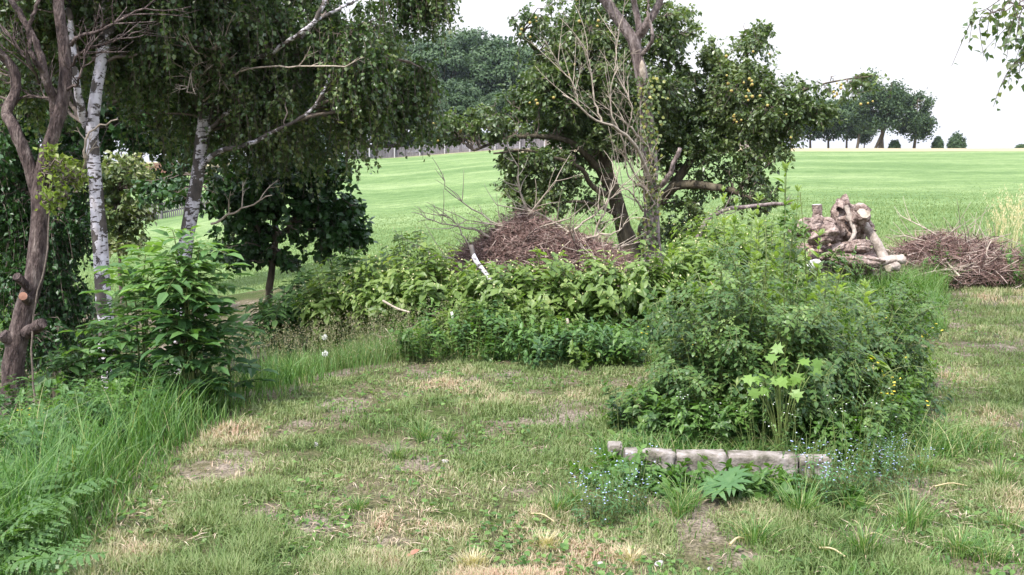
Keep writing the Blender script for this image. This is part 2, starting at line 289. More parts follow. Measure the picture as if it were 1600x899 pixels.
# ------------------------------------------------------------------ leaf templates
T_DIA = (np.array([[0, 0, 0], [.42, .5, .06], [1, 0, -.08], [.42, -.5, .06]]), [(0, 1, 2, 3)])
T_LEAF = (np.array([[0, 0, 0], [.3, .46, .07], [.68, .36, .02], [1, 0, -.16], [.68, -.36, .02], [.3, -.46, .07], [.3, 0, 0], [.68, 0, -.05]]),
          [(0, 1, 6), (6, 1, 2, 7), (7, 2, 3), (0, 6, 5), (6, 7, 4, 5), (7, 3, 4)])
T_LANCE = (np.array([[0, 0, 0], [.3, .5, .05], [.65, .4, 0], [1, 0, -.15], [.65, -.4, 0], [.3, -.5, .05]]), [(0, 1, 5), (1, 2, 4, 5), (2, 3, 4)])
_mp = [(0, 0), (-.05, .35), (.2, .28), (.18, .72), (.42, .42), (.62, .5), (.62, .2), (1, 0)]
T_MAPLE = (np.array([[x, y, -.15*x*x] for x, y in _mp]+[[x, -y, -.15*x*x] for x, y in _mp[1:-1]]+[[.3, 0, 0]]),
           [(14, 0, 1), (14, 1, 2), (14, 2, 3), (14, 3, 4), (14, 4, 5), (14, 5, 6), (14, 6, 7), (14, 8, 0), (14, 9, 8), (14, 10, 9), (14, 11, 10), (14, 12, 11), (14, 13, 12), (14, 7, 13)])
def bez(a, b, c, K):
    t = np.linspace(0, 1, K)[None, :, None]; return a[:, None]*(1-t)**2+2*b[:, None]*t*(1-t)+c[:, None]*t*t
def spline(pts, K):
    p = np.asarray(pts, float); n = len(p); d = np.concatenate([[0], np.cumsum(np.linalg.norm(np.diff(p, axis=0), axis=1))])
    u = np.linspace(0, d[-1], K); q = np.concatenate([[2*p[0]-p[1]], p, [2*p[-1]-p[-2]]]); out = []
    for x in u:
        i = min(max(np.searchsorted(d, x)-1, 0), n-2); t = (x-d[i])/max(d[i+1]-d[i], 1e-9); a, b, c, e = q[i:i+4]
        out.append(.5*((2*b)+(c-a)*t+(2*a-5*b+4*c-e)*t*t+(3*b-a-3*c+e)*t**3))
    return np.array(out)
def nearest(A, B, pen=None):
    out = np.empty(len(A), int)
    for i in range(0, len(A), 500):
        d = np.linalg.norm(A[i:i+500, None]-B[None], axis=2)
        if pen is not None: d = d+pen*np.clip(B[None, :, 2]-A[i:i+500, None, 2], 0, None)
        out[i:i+500] = d.argmin(1)
    return out
def clumped(fn, n, th=.42, sc_=.55):
    out = []
    while sum(len(o) for o in out) < n:
        p = fn(n); k = .5*vnoise(p[:, 0]+p[:, 1]*.3, p[:, 2], sc_)+.5*vnoise(p[:, 0]-p[:, 1]*.6+40, p[:, 2]+9, sc_*.45); out.append(p[k > th+.06*R.normal(size=len(p))])
    return np.concatenate(out)[:n]
def blob_pts(blobs, n):
    wts = np.array([b[6] if len(b) > 6 else b[3]*b[4] for b in blobs], float); wts /= wts.sum(); k = R.choice(len(blobs), n, p=wts); out = np.empty((n, 3))
    for i, b in enumerate(blobs):
        s = k == i; m = int(s.sum())
        if not m: continue
        px, py, Y, rx, ry, rY = b[:6]; c = at(px, py, Y); q = rv(m)*(R.random((m, 1))**.42)
        out[s] = c+q*np.array([rx*Y/F, rY, ry*Y/F])
    return out
def leaf_on(g, P, n_per, L, W, tmpl, mat, t0=.25, spread=.06, droop=.4, tbase=None, tvar=.35):
    """leaves along paths P (n,K,3)"""
    n, K = P.shape[:2]; N = n*n_per; i = np.repeat(np.arange(n), n_per); u = t0+(1-t0)*R.random(N)
    x = u*(K-1); a = np.clip(x.astype(int), 0, K-2); fr = (x-a)[:, None]; pos = P[i, a]*(1-fr)+P[i, a+1]*fr; T = unit(P[i, a+1]-P[i, a])
    D = unit(T*.5+rv(N)*1.0+np.array([0, 0, -droop])); pos = pos+rv(N)*spread*R.random((N, 1))
    Nn = unit(rv(N)*.8+np.array([0, 0, 1.0])); sc_ = .7+.6*R.random(N)
    cl = (R.random(n) if tbase is None else tbase)[i]; t = np.clip(.5+(cl-.5)*.6+(R.random(N)-.5)*2*tvar, 0, 1)
    g.leaves(pos, D, Nn, L*sc_, W*sc_, tmpl, t, mat)
def limb_geo(g, limbs, mat, sides=10, K=26, wig=.0, rough=.05):
    skel = []
    for pts, r0, r1 in limbs:
        p = [at(*q) if len(q) == 3 else np.array(q[:3]) for q in pts]; P = spline(p, K)
        if wig: P[1:] += R.normal(size=(K-1, 3))*wig
        rr = r0+(r1-r0)*np.linspace(0, 1, K)**.8
        g.tubes(P[None], rr[None], sides, .5, mat, rough=rough); skel.append(P)
    return np.concatenate(skel)
def tree(name, label, cat, limbs, blobs, bark, leaf, nsec=60, ntw=1200, nleaf=14, L=.045, W=.03, tmpl=T_DIA, group=None, hang=0, twl=.35, secr=.014,
         seclabel=None, wig=.004, extra_skel=None, world_blobs=None, sides=10, tvar=.35, droop=.4, spread=.05, sag=0., clump=None):
    base = at(*limbs[0][0][0]) if len(limbs[0][0][0]) == 3 else np.array(limbs[0][0][0][:3]); base = base.copy(); gzb = gz(base[0], base[1])
    root = thing(name, label, cat, (base[0], base[1], gzb), group); org = np.array([base[0], base[1], gzb])
    g = Geo(); l0 = list(limbs); p0 = l0[0]
    first = [(base[0], base[1], gzb-.1, 0)]+list(p0[0]) if base[2] > gzb+.05 else p0[0]
    l0[0] = (first, p0[1], p0[2])
    skel = limb_geo(g, l0, 0, sides=sides, wig=wig); g.build('trunk', bark, root, org)
    c = Geo()
    tgt = blob_pts(blobs, nsec)
    if world_blobs:
        for (cx, cy_, cz, rx, ry, rz, nn) in world_blobs: tgt = np.concatenate([tgt, np.array([cx, cy_, cz])+rv(nn)*(R.random((nn, 1))**.42)*np.array([rx, ry, rz])])
    j = nearest(tgt, skel[6:], 1.5); s = skel[6:][j]; mid = (s+tgt)/2+np.stack([R.normal(size=len(s))*.1, R.normal(size=len(s))*.1, .18*np.linalg.norm(tgt-s, axis=1)], 1)
    S = bez(s, mid, tgt, 9); S[:, 1:-1] += R.normal(size=S[:, 1:-1].shape)*.015
    dl = np.linalg.norm(tgt-s, axis=1); r0 = np.clip(secr*(.5+.5*dl), .003, .05)
    c.tubes(S, r0[:, None]*np.linspace(1, .3, 9)[None], 5, .5, 0)
    tw = np.concatenate([clumped(lambda m: blob_pts(blobs, m), int(ntw*.7), clump, .8), blob_pts(blobs, int(ntw*.3))]) if clump else blob_pts(blobs, ntw)
    if world_blobs:
        for (cx, cy_, cz, rx, ry, rz, nn) in world_blobs:
            m = int(nn*ntw/max(nsec, 1)); tw = np.concatenate([tw, np.array([cx, cy_, cz])+rv(m)*(R.random((m, 1))**.42)*np.array([rx, ry, rz])])
    SP = S[:, 2:].reshape(-1, 3); j = nearest(tw, SP); st = SP[j]; v = tw-st; dl = np.linalg.norm(v, axis=1, keepdims=True)
    if hang:
        Lh = hang*(.4+.8*R.random(len(st))); e0 = st+v*np.minimum(1, .55/np.maximum(dl, 1e-6)); end = e0+np.stack([R.normal(size=len(st))*.06, R.normal(size=len(st))*.06, -Lh], 1)
        ctrl = e0+np.array([0, 0, .05]); P = bez(st, ctrl, end, 6)
    else:
        v = v*np.minimum(1, twl/np.maximum(dl, 1e-6)); end = st+v+np.array([0, 0, -sag]); P = bez(st, (st+end)/2+rv(len(st))*.05+np.array([0, 0, .04]), end, 5)
    c.tubes(P, np.linspace(.0035, .0015, P.shape[1])[None]*(1 if L < .1 else 2), 3, .5, 0, cap=False)
    cl = np.clip(fbm(end[:, 0]+end[:, 2]*.7, end[:, 1]*.5+end[:, 2], .5)*1.6-.3, 0, 1)
    leaf_on(c, P, nleaf, L, W, tmpl, 1, tbase=cl, tvar=tvar, droop=droop, spread=spread)
    c.build('crown', [M['twig'], leaf], root, org)
    return root, org, skel

# ------------------------------------------------------------------ trees near the camera
# plum with dark forked trunk
Yp = 7.2
root, org, _ = tree('plum_tree', 'dark forked trunk with sawn stubs and bare upper limbs at the left edge', 'tree',
    [([(20, 600, Yp), (30, 520, Yp), (52, 440, Yp), (64, 350, Yp), (60, 295, Yp), (75, 240, Yp), (90, 190, Yp), (103, 130, Yp), (98, 60, Yp), (92, 5, Yp), (85, -90, Yp)], .092, .03),
     ([(62, 310, Yp), (45, 255, Yp), (22, 200, Yp), (10, 178, Yp+.1), (25, 140, Yp+.2), (20, 105, Yp+.2), (-5, 80, Yp+.2), (-60, 30, Yp+.2)], .05, .028),
     ([(83, 215, Yp), (85, 165, Yp), (70, 115, Yp-.1), (58, 70, Yp-.1), (30, 20, Yp-.1), (0, -30, Yp)], .036, .016),
     ([(70, 115, Yp-.1), (50, 85, Yp-.2), (45, 45, Yp-.2), (60, 0, Yp-.2)], .02, .01)],
    [(20, -60, Yp+.3, 130, 70, .7), (-80, 60, Yp+.2, 60, 100, .6)], M['bark_plum'], M['l_apple'], nsec=20, ntw=240, nleaf=14, sides=12)
def stub(px0, py0, px1, py1, r0, r1, Y, dy=-.05):
    g = Geo(); P = spline([at(px0, py0, Y), at((px0+px1)/2, (py0+py1)/2, Y+dy/2), at(px1, py1, Y+dy)], 5); g.tubes(P[None], np.array([[r0, r0*.9, r0*.85, (r0+r1)/2, r1]]), 10, .5, 0, rough=.06)
    e = P[-1]; d = unit(P[-1]-P[-2]); a = unit(np.cross(d, [0, 0, 1.])); b = np.cross(d, a); th = np.arange(10)*2*np.pi/10
    ring = e+r1*.97*(a[None]*np.cos(th)[:, None]+b[None]*np.sin(th)[:, None])+d*.002; v = np.concatenate([ring, [e+d*.004]])
    g.raw(v[None], [(i, (i+1) % 10, 10) for i in range(10)], .5, 1); return g
for a in ((45, 450, 26, 432, .035, .03, Yp-.05, -.12), (42, 520, 66, 505, .05, .038, Yp-.05, -.1), (30, 545, 4, 522, .05, .04, Yp, -.08), (44, 470, 36, 463, .035, .03, Yp-.08, -.14)):
    stub(*a).build('branch_stub', [M['bark_plum'], M['redcut'] if a[0] == 44 else M['bark_plum']], root, org)
def bare(root, org, limbs, mat, name='bare_branch', sub=10, subl=.3, K=16, up=.3, r=.006):
    for pts, r0, r1 in limbs:
        g = Geo(); sk = limb_geo(g, [(pts, r0, r1)], 0, sides=6, K=K, wig=.006, rough=.03)
        if sub:
            i = R.integers(K//4, K, sub); s = sk[i]; T = unit(sk[np.minimum(i, K-1)]-sk[np.maximum(i-1, 0)]); d = unit(T*.8+rv(sub)*.7+np.array([0, 0, up])); Ln = subl*(.4+R.random((sub, 1)))
            S = bez(s, s+d*Ln*.5+rv(sub)*.03, s+d*Ln+rv(sub)*.05, 6); g.tubes(S, np.linspace(r, r*.35, 6)[None], 4, .5, 0)
            j = np.repeat(np.arange(sub), 3); s2 = S[j, R.integers(2, 5, len(j))]; d2 = unit(d[j]+rv(len(j))*.8); S2 = bez(s2, s2+d2*.06, s2+d2*subl*.4*(.5+R.random((len(j), 1))), 4); g.tubes(S2, np.linspace(r*.5, r*.2, 4)[None], 3, .5, 0)
        g.build(name, mat, root, org)
bare(root, org, [([(112, 70, Yp), (130, 55, Yp-.2), (165, 45, Yp-.3), (205, 22, Yp-.3), (235, 5, Yp-.3)], .016, .006),
    ([(108, 105, Yp), (125, 85, Yp-.1), (145, 75, Yp-.2), (175, 65, Yp-.2), (205, 55, Yp-.2)], .011, .004),
    ([(105, 140, Yp), (122, 130, Yp-.2), (130, 105, Yp-.25), (132, 80, Yp-.25), (142, 55, Yp-.25)], .012, .005),
    ([(62, 130, Yp), (45, 100, Yp-.2), (25, 70, Yp-.2), (0, 40, Yp-.2)], .01, .004), ([(95, 170, Yp), (75, 155, Yp+.2), (40, 152, Yp+.2), (0, 165, Yp+.2)], .012, .006)], M['bark_plum'], sub=9, subl=.3)

# silver birches
B1 = 8.3
root, org, _ = tree('silver_birch', 'birch with straight white trunk behind the elder bush, nearer of two', 'tree',
    [([(172, 600, B1), (166, 520, B1), (158, 430, B1), (154, 330, B1), (148, 270, B1), (143, 215, B1), (150, 150, B1), (160, 90, B1+.1), (168, 0, B1+.1), (175, -120, B1+.1), (185, -300, B1+.1)], .08, .028),
     ([(146, 215, B1), (132, 190, B1), (126, 165, B1-.1), (118, 120, B1-.2), (112, 60, B1-.2), (100, -60, B1-.2)], .035, .02),
     ([(160, 60, B1), (220, 0, B1+.3), (320, -60, B1+.2), (430, -90, B1)], .03, .012), ([(168, -20, B1), (110, -80, B1-.2), (20, -110, B1-.4)], .03, .012)],
    [(140, 0, B1+.6, 150, 110, .8), (60, 90, B1+1.3, 90, 90, .6), (250, 20, B1+.5, 130, 90, .7), (160, -140, B1, 230, 110, 1.2), (30, -40, B1+.6, 120, 90, .9)],
    M['birch'], M['l_birch'], nsec=120, ntw=2600, nleaf=22, L=.042, W=.034, hang=.35, sides=14)
bare(root, org, [([(128, 290, B1-.05), (132, 250, B1-.3), (135, 215, B1-.35), (150, 200, B1-.35), (185, 185, B1-.4)], .014, .006), ([(120, 300, B1-.1), (105, 280, B1-.3), (92, 290, B1-.4)], .01, .004)], M['deadtwig'], sub=4, subl=.15)
B2 = 9.4
root, org, _ = tree('silver_birch', 'farther birch with white limbs rising toward the field and curtains of leaves', 'tree',
    [([(280, 560, B2), (286, 420, B2), (293, 360, B2), (302, 310, B2), (313, 250, B2), (318, 190, B2), (316, 140, B2), (322, 80, B2), (335, 0, B2), (345, -150, B2), (350, -320, B2)], .085, .03),
     ([(312, 262, B2), (340, 238, B2-.2), (385, 226, B2-.4), (430, 205, B2-.6), (480, 178, B2-.8), (505, 145, B2-.8), (518, 115, B2-.8)], .026, .01),
     ([(318, 215, B2), (340, 190, B2-.1), (365, 170, B2-.2), (410, 150, B2-.1), (450, 110, B2)], .022, .01),
     ([(330, 60, B2), (400, 90, B2-.5), (465, 55, B2-.9), (490, 35, B2-1), (508, 0, B2-1), (520, -60, B2-1)], .022, .017),
     ([(470, 60, B2-.9), (500, 30, B2-.8), (540, 10, B2-.8), (590, -20, B2-.7)], .018, .01),
     ([(338, -60, B2), (440, -110, B2+.2), (580, -110, B2+.2), (700, -60, B2)], .035, .012)],
    [(330, 90, B2+.6, 150, 110, .8), (430, 110, B2-.1, 130, 90, .6), (240, 60, B2-.2, 90, 80, .5), (440, 10, B2-.3, 120, 60, .7), (545, 60, B2-.5, 75, 70, .5), (560, 150, B2-.1, 60, 60, .4), (600, 130, B2+.2, 55, 60, .4),
     (655, -30, B2, 60, 45, .4, 5000), (655, 130, B2+.3, 40, 60, .3, 2500), (330, 180, B2+.6, 150, 60, .7), (480, 200, B2+.7, 100, 50, .5), (400, -140, B2, 280, 120, 1.3), (440, 60, B2+1.2, 200, 120, .6)],
    M['birch_dark'], M['l_birch'], nsec=180, ntw=4400, nleaf=22, clump=.4, L=.042, W=.034, hang=.42, sides=14)
bare(root, org, [([(322, 130, B2-.1), (330, 100, B2-.5), (318, 85, B2-.7), (305, 80, B2-.9), (285, 62, B2-1)], .014, .005), ([(330, 120, B2-.2), (345, 105, B2-.6), (335, 75, B2-.8), (350, 60, B2-.8)], .01, .004),
    ([(325, 140, B2-.2), (305, 130, B2-.6), (300, 110, B2-.8), (292, 145, B2-.9)], .009, .004)], M['deadtwig'], sub=14, subl=.2)
bare(root, org, [([(318, 158, B2-.3), (380, 110, B2-.6), (470, 103, B2-.9), (540, 104, B2-1)], .01, .006), ([(330, 350, B2-.1), (370, 330, B2-.3), (400, 318, B2-.4), (425, 305, B2-.5)], .012, .005)], M['deadtwig'], sub=4, subl=.2)

# small dark tree behind the birches
Yd = 11.5
tree('field_maple', 'low dark green broad leaved tree spreading beneath the birches at the field edge', 'tree',
    [([(420, 470, Yd), (425, 420, Yd), (430, 370, Yd), (428, 300, Yd), (420, 230, Yd), (410, 150, Yd)], .05, .02), ([(425, 410, Yd), (400, 350, Yd), (370, 290, Yd)], .03, .012), ([(430, 380, Yd), (470, 330, Yd), (510, 290, Yd)], .03, .012)],
    [(440, 320, Yd, 95, 60, .8), (525, 330, Yd, 50, 50, .5), (555, 365, Yd, 35, 18, .4, 700), (350, 300, Yd, 110, 40, .8), (250, 300, Yd+.5, 50, 30, .5, 1200), (380, 385, Yd, 60, 30, .6, 1800), (540, 380, Yd, 40, 25, .4, 800), (400, 250, Yd, 140, 50, .8), (480, 410, Yd, 50, 20, .4, 700), (490, 265, Yd, 60, 35, .5)],
    M['bark_apple'], M['l_dark'], nsec=80, ntw=1300, nleaf=9, clump=.46, L=.075, W=.055, tmpl=T_LANCE, twl=.3, sag=.05)
# trees and shrubs further down the slope on the left
tree('maple_tree', 'deep green leafy tree filling the gap behind the white trunks', 'tree',
    [([(40, 420, 15), (45, 300, 15), (50, 200, 15), (60, 50, 15)], .12, .05), ([(50, 250, 15), (150, 180, 15), (230, 120, 15)], .06, .02)],
    [(40, 180, 15, 130, 110, 1.2), (180, 170, 15.5, 130, 70, 1), (60, 40, 15, 150, 80, 1.2), (280, 200, 16, 120, 50, 1), (20, 300, 14.5, 70, 60, .8), (300, 90, 16, 170, 110, 1), (255, 275, 15.5, 50, 22, .6, 1800), (150, 330, 15, 45, 40, .6, 1500), (120, 270, 15, 60, 60, .8, 2500)], M['bark_apple'], M['l_dark'], nsec=110, ntw=2600, nleaf=12, L=.11, W=.09, twl=.5, sag=.08)
tree('hanging_shrub', 'dark shrub with trailing leafy curtains beside the plum trunk', 'shrub',
    [([(85, 560, 9.5), (90, 450, 9.5), (95, 350, 9.5), (90, 250, 9.6)], .035, .012), ([(95, 350, 9.5), (40, 300, 9.4), (-20, 270, 9.4)], .03, .01)],
    [(20, 330, 9.5, 60, 60, .5), (100, 350, 9.5, 35, 50, .4, 1500), (10, 250, 9.6, 60, 50, .5), (105, 250, 9.8, 40, 40, .4, 900), (20, 430, 9.4, 35, 40, .4, 700), (110, 460, 9.5, 35, 40, .3, 900), (60, 420, 9.3, 50, 50, .4, 2000), (60, 520, 8.8, 60, 30, .4, 1200)], M['bark_apple'], M['l_dark'], nsec=60, ntw=1300, nleaf=18, L=.05, W=.035, hang=.35)
tree('golden_shrub', 'bright yellow green leafy shoots hugging the plum trunk', 'shrub',
    [([(50, 520, 7.06), (72, 400, 7.06), (78, 300, 7.05), (78, 240, 7.0)], .008, .004), ([(80, 330, 7.05), (92, 290, 7.1), (112, 258, 7.2)], .006, .003)],
    [(80, 250, 7.0, 14, 30, .1), (84, 300, 7.0, 16, 40, .12), (108, 262, 7.2, 24, 18, .15), (120, 285, 7.3, 18, 22, .12)], M['twig'], M['l_yellow'], nsec=24, ntw=100, nleaf=6, L=.04, W=.028, twl=.15)
tree('variegated_shrub', 'pale cream and green sunlit shrub between the two white trunks', 'shrub',
    [([(185, 370, 13), (185, 320, 13), (190, 250, 13)], .03, .01)],
    [(190, 268, 13, 36, 34, .5), (225, 275, 13, 22, 22, .4), (165, 300, 13, 25, 55, .4), (200, 330, 13, 45, 35, .4, 1500), (190, 380, 13, 50, 25, .4, 1200)], M['twig'], M['l_pale'], nsec=50, ntw=420, nleaf=9, L=.07, W=.05, twl=.3)
tree('garden_shrub', 'bluish green shrub low on the slope behind the plum stem', 'shrub', [([(20, 560, 12), (25, 420, 12), (20, 380, 12)], .03, .012)],
    [(10, 420, 12, 60, 70, .6), (70, 420, 12.5, 40, 45, .5), (60, 500, 11, 60, 30, .5), (130, 540, 10, 40, 30, .4)], M['twig'], M['l_nettle'], nsec=40, ntw=500, nleaf=10, L=.08, W=.05, twl=.3)

# ivy clad leaning tree by the brush heap
Yi = 11.5
root, org, _ = tree('dead_tree', 'tall pale ivy clad trunk forking high above the brush heap', 'tree',
    [([(1024, 430, Yi), (1019, 380, Yi), (1017, 320, Yi), (1017, 270, Yi), (1011, 200, Yi), (1006, 140, Yi), (996, 90, Yi), (985, 55, Yi), (962, 25, Yi), (945, 0, Yi), (915, -60, Yi), (890, -160, Yi)], .105, .045),
     ([(1003, 120, Yi), (997, 75, Yi+.1), (998, 40, Yi+.1), (990, 0, Yi+.1), (985, -60, Yi)], .05, .025), ([(1000, 55, Yi), (1012, 35, Yi-.1), (1030, 5, Yi-.1), (1045, -50, Yi)], .05, .03),
     ([(1020, 300, Yi), (1042, 280, Yi-.2), (1055, 250, Yi-.3), (1063, 232, Yi-.3)], .035, .022),
     ([(1000, 90, Yi), (1020, 60, Yi-.2), (1012, 20, Yi-.2), (1018, -30, Yi-.2)], .025, .012)],
    [(990, -120, Yi, 150, 70, .9), (1030, -60, Yi, 90, 30, .5, 800)], M['bark_ivy'], M['l_apple'], nsec=26, ntw=380, nleaf=12, sides=20)
bare(root, org, [([(1018, 290, Yi-.05), (1000, 240, Yi-.4), (975, 210, Yi-.6), (958, 198, Yi-.7), (925, 185, Yi-.9), (900, 160, Yi-1), (878, 148, Yi-1)], .026, .008),
    ([(1012, 300, Yi-.1), (985, 260, Yi-.3), (972, 215, Yi-.5), (955, 175, Yi-.5), (955, 130, Yi-.5), (965, 105, Yi-.5)], .014, .005),
    ([(940, 190, Yi-.8), (930, 160, Yi-.8), (922, 110, Yi-.8), (917, 75, Yi-.8)], .012, .005), ([(905, 165, Yi-.95), (895, 130, Yi-1), (880, 112, Yi-1), (868, 98, Yi-1)], .01, .004),
    ([(1010, 235, Yi), (990, 205, Yi-.2), (970, 185, Yi-.3)], .018, .01), ([(978, 210, Yi-.4), (988, 175, Yi-.5), (982, 150, Yi-.5), (970, 135, Yi-.5)], .01, .004),
    ([(1016, 300, Yi-.1), (985, 280, Yi-.3), (975, 250, Yi-.4)], .015, .006), ([(1005, 330, Yi-.1), (985, 300, Yi-.4), (960, 285, Yi-.5)], .014, .006), ([(960, 110, Yi-.5), (965, 60, Yi-.5), (975, 10, Yi-.5)], .007, .003)], M['deadtwig'], sub=7, subl=.42, up=.6, r=.0045)
g = Geo()      # ivy on the stem
n = 520; py = 390-R.random(n)**.8*270; px = 1012+(py-250)*.03+R.normal(size=n)*9+np.where(R.random(n) < .3, 12, 0); P = np.array([at(a, b, Yi-.1-.05*R.random()) for a, b in zip(px, py)])
g.leaves(P, rv(n)+[0, 0, -.5], rv(n)*.5+[0, -1, .3], .045, .04, T_LEAF, np.clip(R.random(n)*.8+(R.random(n) < .06)*.5, 0, 1)); g.build('ivy', M['ivy'], root, org)
g = Geo(); n = 40; s = np.array([at(1010+R.normal()*12, 330-R.random()*80, Yi-.15) for _ in range(n)]); d = unit(rv(n)*.6+[0, -.3, 1.]); S = bez(s, s+d*.2, s+d*.35+rv(n)*.15-np.array([0, 0, .1]), 6)
g.tubes(S, np.linspace(.006, .002, 6)[None], 3, .5, 0); g.build('dead_vines', M['deadtwig'], root, org)
g = Geo(); P = spline([at(1003, 95, Yi-.12), at(1004, 110, Yi-.14), at(1007, 132, Yi-.13)], 6); g.tubes(P[None], np.array([[.01, .03, .035, .035, .025, .01]]), 8, .5, 0, rough=.1); g.build('torn_bark', M['cut'], root, org)

# apple tree
Ya = 14.5
root, org, skel = tree('apple_tree', 'spreading old apple tree laden with small yellow apples at the edge of the field', 'tree',
    [([(985, 400, Ya), (975, 360, Ya), (965, 320, Ya), (955, 290, Ya), (945, 255, Ya), (940, 200, Ya), (930, 130, Ya), (920, 60, Ya)], .15, .04),
     ([(958, 300, Ya), (935, 265, Ya-.3), (905, 232, Ya-.5), (870, 215, Ya-.6), (800, 215, Ya-.8), (740, 235, Ya-1)], .07, .016),
     ([(965, 310, Ya), (930, 295, Ya-.5), (905, 262, Ya-.8), (860, 245, Ya-1), (820, 235, Ya-1), (770, 240, Ya-1)], .05, .012),
     ([(970, 340, Ya), (930, 320, Ya-.5), (890, 315, Ya-.8), (840, 330, Ya-1)], .035, .01),
     ([(1000, 400, Ya+.2), (1010, 350, Ya+.2), (1035, 310, Ya), (1060, 290, Ya-.2), (1100, 290, Ya-.4), (1150, 300, Ya-.5), (1200, 330, Ya-.6)], .11, .03),
     ([(1040, 308, Ya), (1080, 250, Ya), (1120, 200, Ya), (1150, 140, Ya), (1165, 90, Ya)], .08, .02),
     ([(1110, 215, Ya), (1170, 180, Ya-.3), (1230, 150, Ya-.5), (1300, 128, Ya-.5), (1370, 118, Ya-.5)], .035, .006),
     ([(945, 250, Ya), (1000, 180, Ya+.3), (1040, 110, Ya+.3), (1050, 40, Ya+.3)], .07, .02), ([(940, 190, Ya), (880, 120, Ya), (830, 70, Ya-.2), (800, 30, Ya-.3)], .06, .015)],
    [(940, 140, Ya, 130, 120, 1.3), (1110, 220, Ya, 120, 60, .9, 5000), (1000, 40, Ya, 110, 60, .9), (930, 110, Ya, 110, 95, 1.3), (900, 30, Ya, 95, 55, 1), (850, 150, Ya-.3, 75, 60, .8), (760, 190, Ya-.8, 80, 34, .6, 6000), (690, 195, Ya-.8, 50, 28, .5, 3500), (1060, 180, Ya+.3, 90, 75, 1), (1160, 160, Ya, 80, 75, 1), (1160, 100, Ya, 60, 45, .8),
     (1200, 200, Ya-.2, 60, 75, .8), (1225, 165, Ya-.3, 40, 55, .6, 4500), (1175, 280, Ya-.4, 45, 60, .6, 5000), (1090, 300, Ya, 70, 40, .7, 1500), (1010, 90, Ya+.5, 70, 70, .7), (1180, 50, Ya, 30, 22, .4, 700), (1110, 75, Ya, 30, 30, .4, 700), (840, 310, Ya-.8, 55, 40, .5, 1500), (900, 290, Ya-.3, 60, 50, .6, 1800), (800, 290, Ya-.8, 40, 22, .4, 500),
     (1300, 140, Ya-.5, 45, 24, .4, 900), (1285, 180, Ya-.4, 30, 25, .4, 500), (1370, 122, Ya-.5, 40, 14, .3, 350), (830, 250, Ya-.8, 60, 30, .5, 2500), (825, 40, Ya-.3, 35, 28, .3, 2000), (960, 330, Ya, 60, 35, .5, 500), (930, 220, Ya, 80, 30, .8, 2200), (1060, 360, Ya+.3, 70, 25, .4, 900), (1000, 0, Ya, 60, 30, .6, 1500)],
    M['bark_apple'], M['l_apple'], nsec=300, ntw=8000, nleaf=12, clump=.46, L=.062, W=.042, tmpl=T_DIA, twl=.42, sag=.06, sides=12)
bare(root, org, [([(1075, 400, Ya-3), (1100, 350, Ya-3), (1130, 330, Ya-2.8), (1180, 322, Ya-2.6), (1235, 318, Ya-2.5)], .03, .02)], M['bark_ivy'], name='low_limb', sub=6, subl=.25)
import bmesh
def sphere_mesh(name, r, mat, seg=8, rings=6, sq=1):
    bm = bmesh.new(); bmesh.ops.create_uvsphere(bm, u_segments=seg, v_segments=rings, radius=r)
    for v in bm.verts: v.co.z *= sq
    me = bpy.data.meshes.new(name); bm.to_mesh(me); bm.free(); me.materials.append(mat); [setattr(p, 'use_smooth', True) for p in me.polygons]; return me
am = sphere_mesh('apple', .019, M['apple'])
ab = [(900, 60, Ya-1.2, 90, 60, .2), (700, 200, Ya-1.2, 60, 25, .2), (1200, 160, Ya-.9, 90, 80, .2), (1160, 90, Ya-.8, 60, 50, .2), (850, 120, Ya-1.2, 60, 50, .2), (1320, 150, Ya-.9, 60, 25, .1)]
for p in clumped(lambda m: blob_pts(ab, m), 60, .55):
    o = bpy.data.objects.new('apple', am); C.objects.link(o); o.parent = root; o.location = [float(a) for a in p-org]; o.scale = (.75+.5*R.random(),)*3

# birch whose branches hang in from beyond the frame
H0 = (5.0, 4.6, 0, 0)
root, org, _ = tree('silver_birch', 'birch twigs drooping in against the white sky from beyond the frame', 'tree',
    [([(5.0, 4.6, 0, 0), (4.9, 4.7, 1.5, 0), (4.7, 4.7, 3.2, 0), (4.5, 4.6, 5., 0), (4.4, 4.6, 6.6, 0)], .12, .05),
     ([(4.8, 4.7, 1.9, 0), (3.8, 5.0, 2.3, 0), (3.0, 5.3, 2.1, 0), (2.85, 5.35, 2.25, 0), (2.65, 5.4, 2.45, 0)], .025, .007),
     ([(4.6, 4.7, 4.5, 0), (3.2, 4.2, 5.4, 0), (1.6, 3.6, 5.6, 0)], .05, .015), ([(4.5, 4.6, 4.8, 0), (3.6, 5.6, 5.4, 0), (2.6, 7.2, 5.6, 0)], .04, .015)],
    [(1600, 18, 5.4, 70, 30, .35, 10), (1592, 85, 5.4, 22, 25, .2, 3)], M['birch'], M['l_birch'], nsec=16, ntw=34, nleaf=13, L=.04, W=.028, hang=.2,
    world_blobs=[(1.15, 3.2, 5.4, .7, 1.1, .4, 80), (2.7, 7.0, 5.6, .9, 1.6, .4, 90), (3.8, 3.4, 6.2, 1.3, 1.8, .8, 60), (1.9, 5.1, 5.4, .7, 1.2, .3, 65)], secr=.008)  # unseen overhead crown, extended this way to shade the lawn's right edge

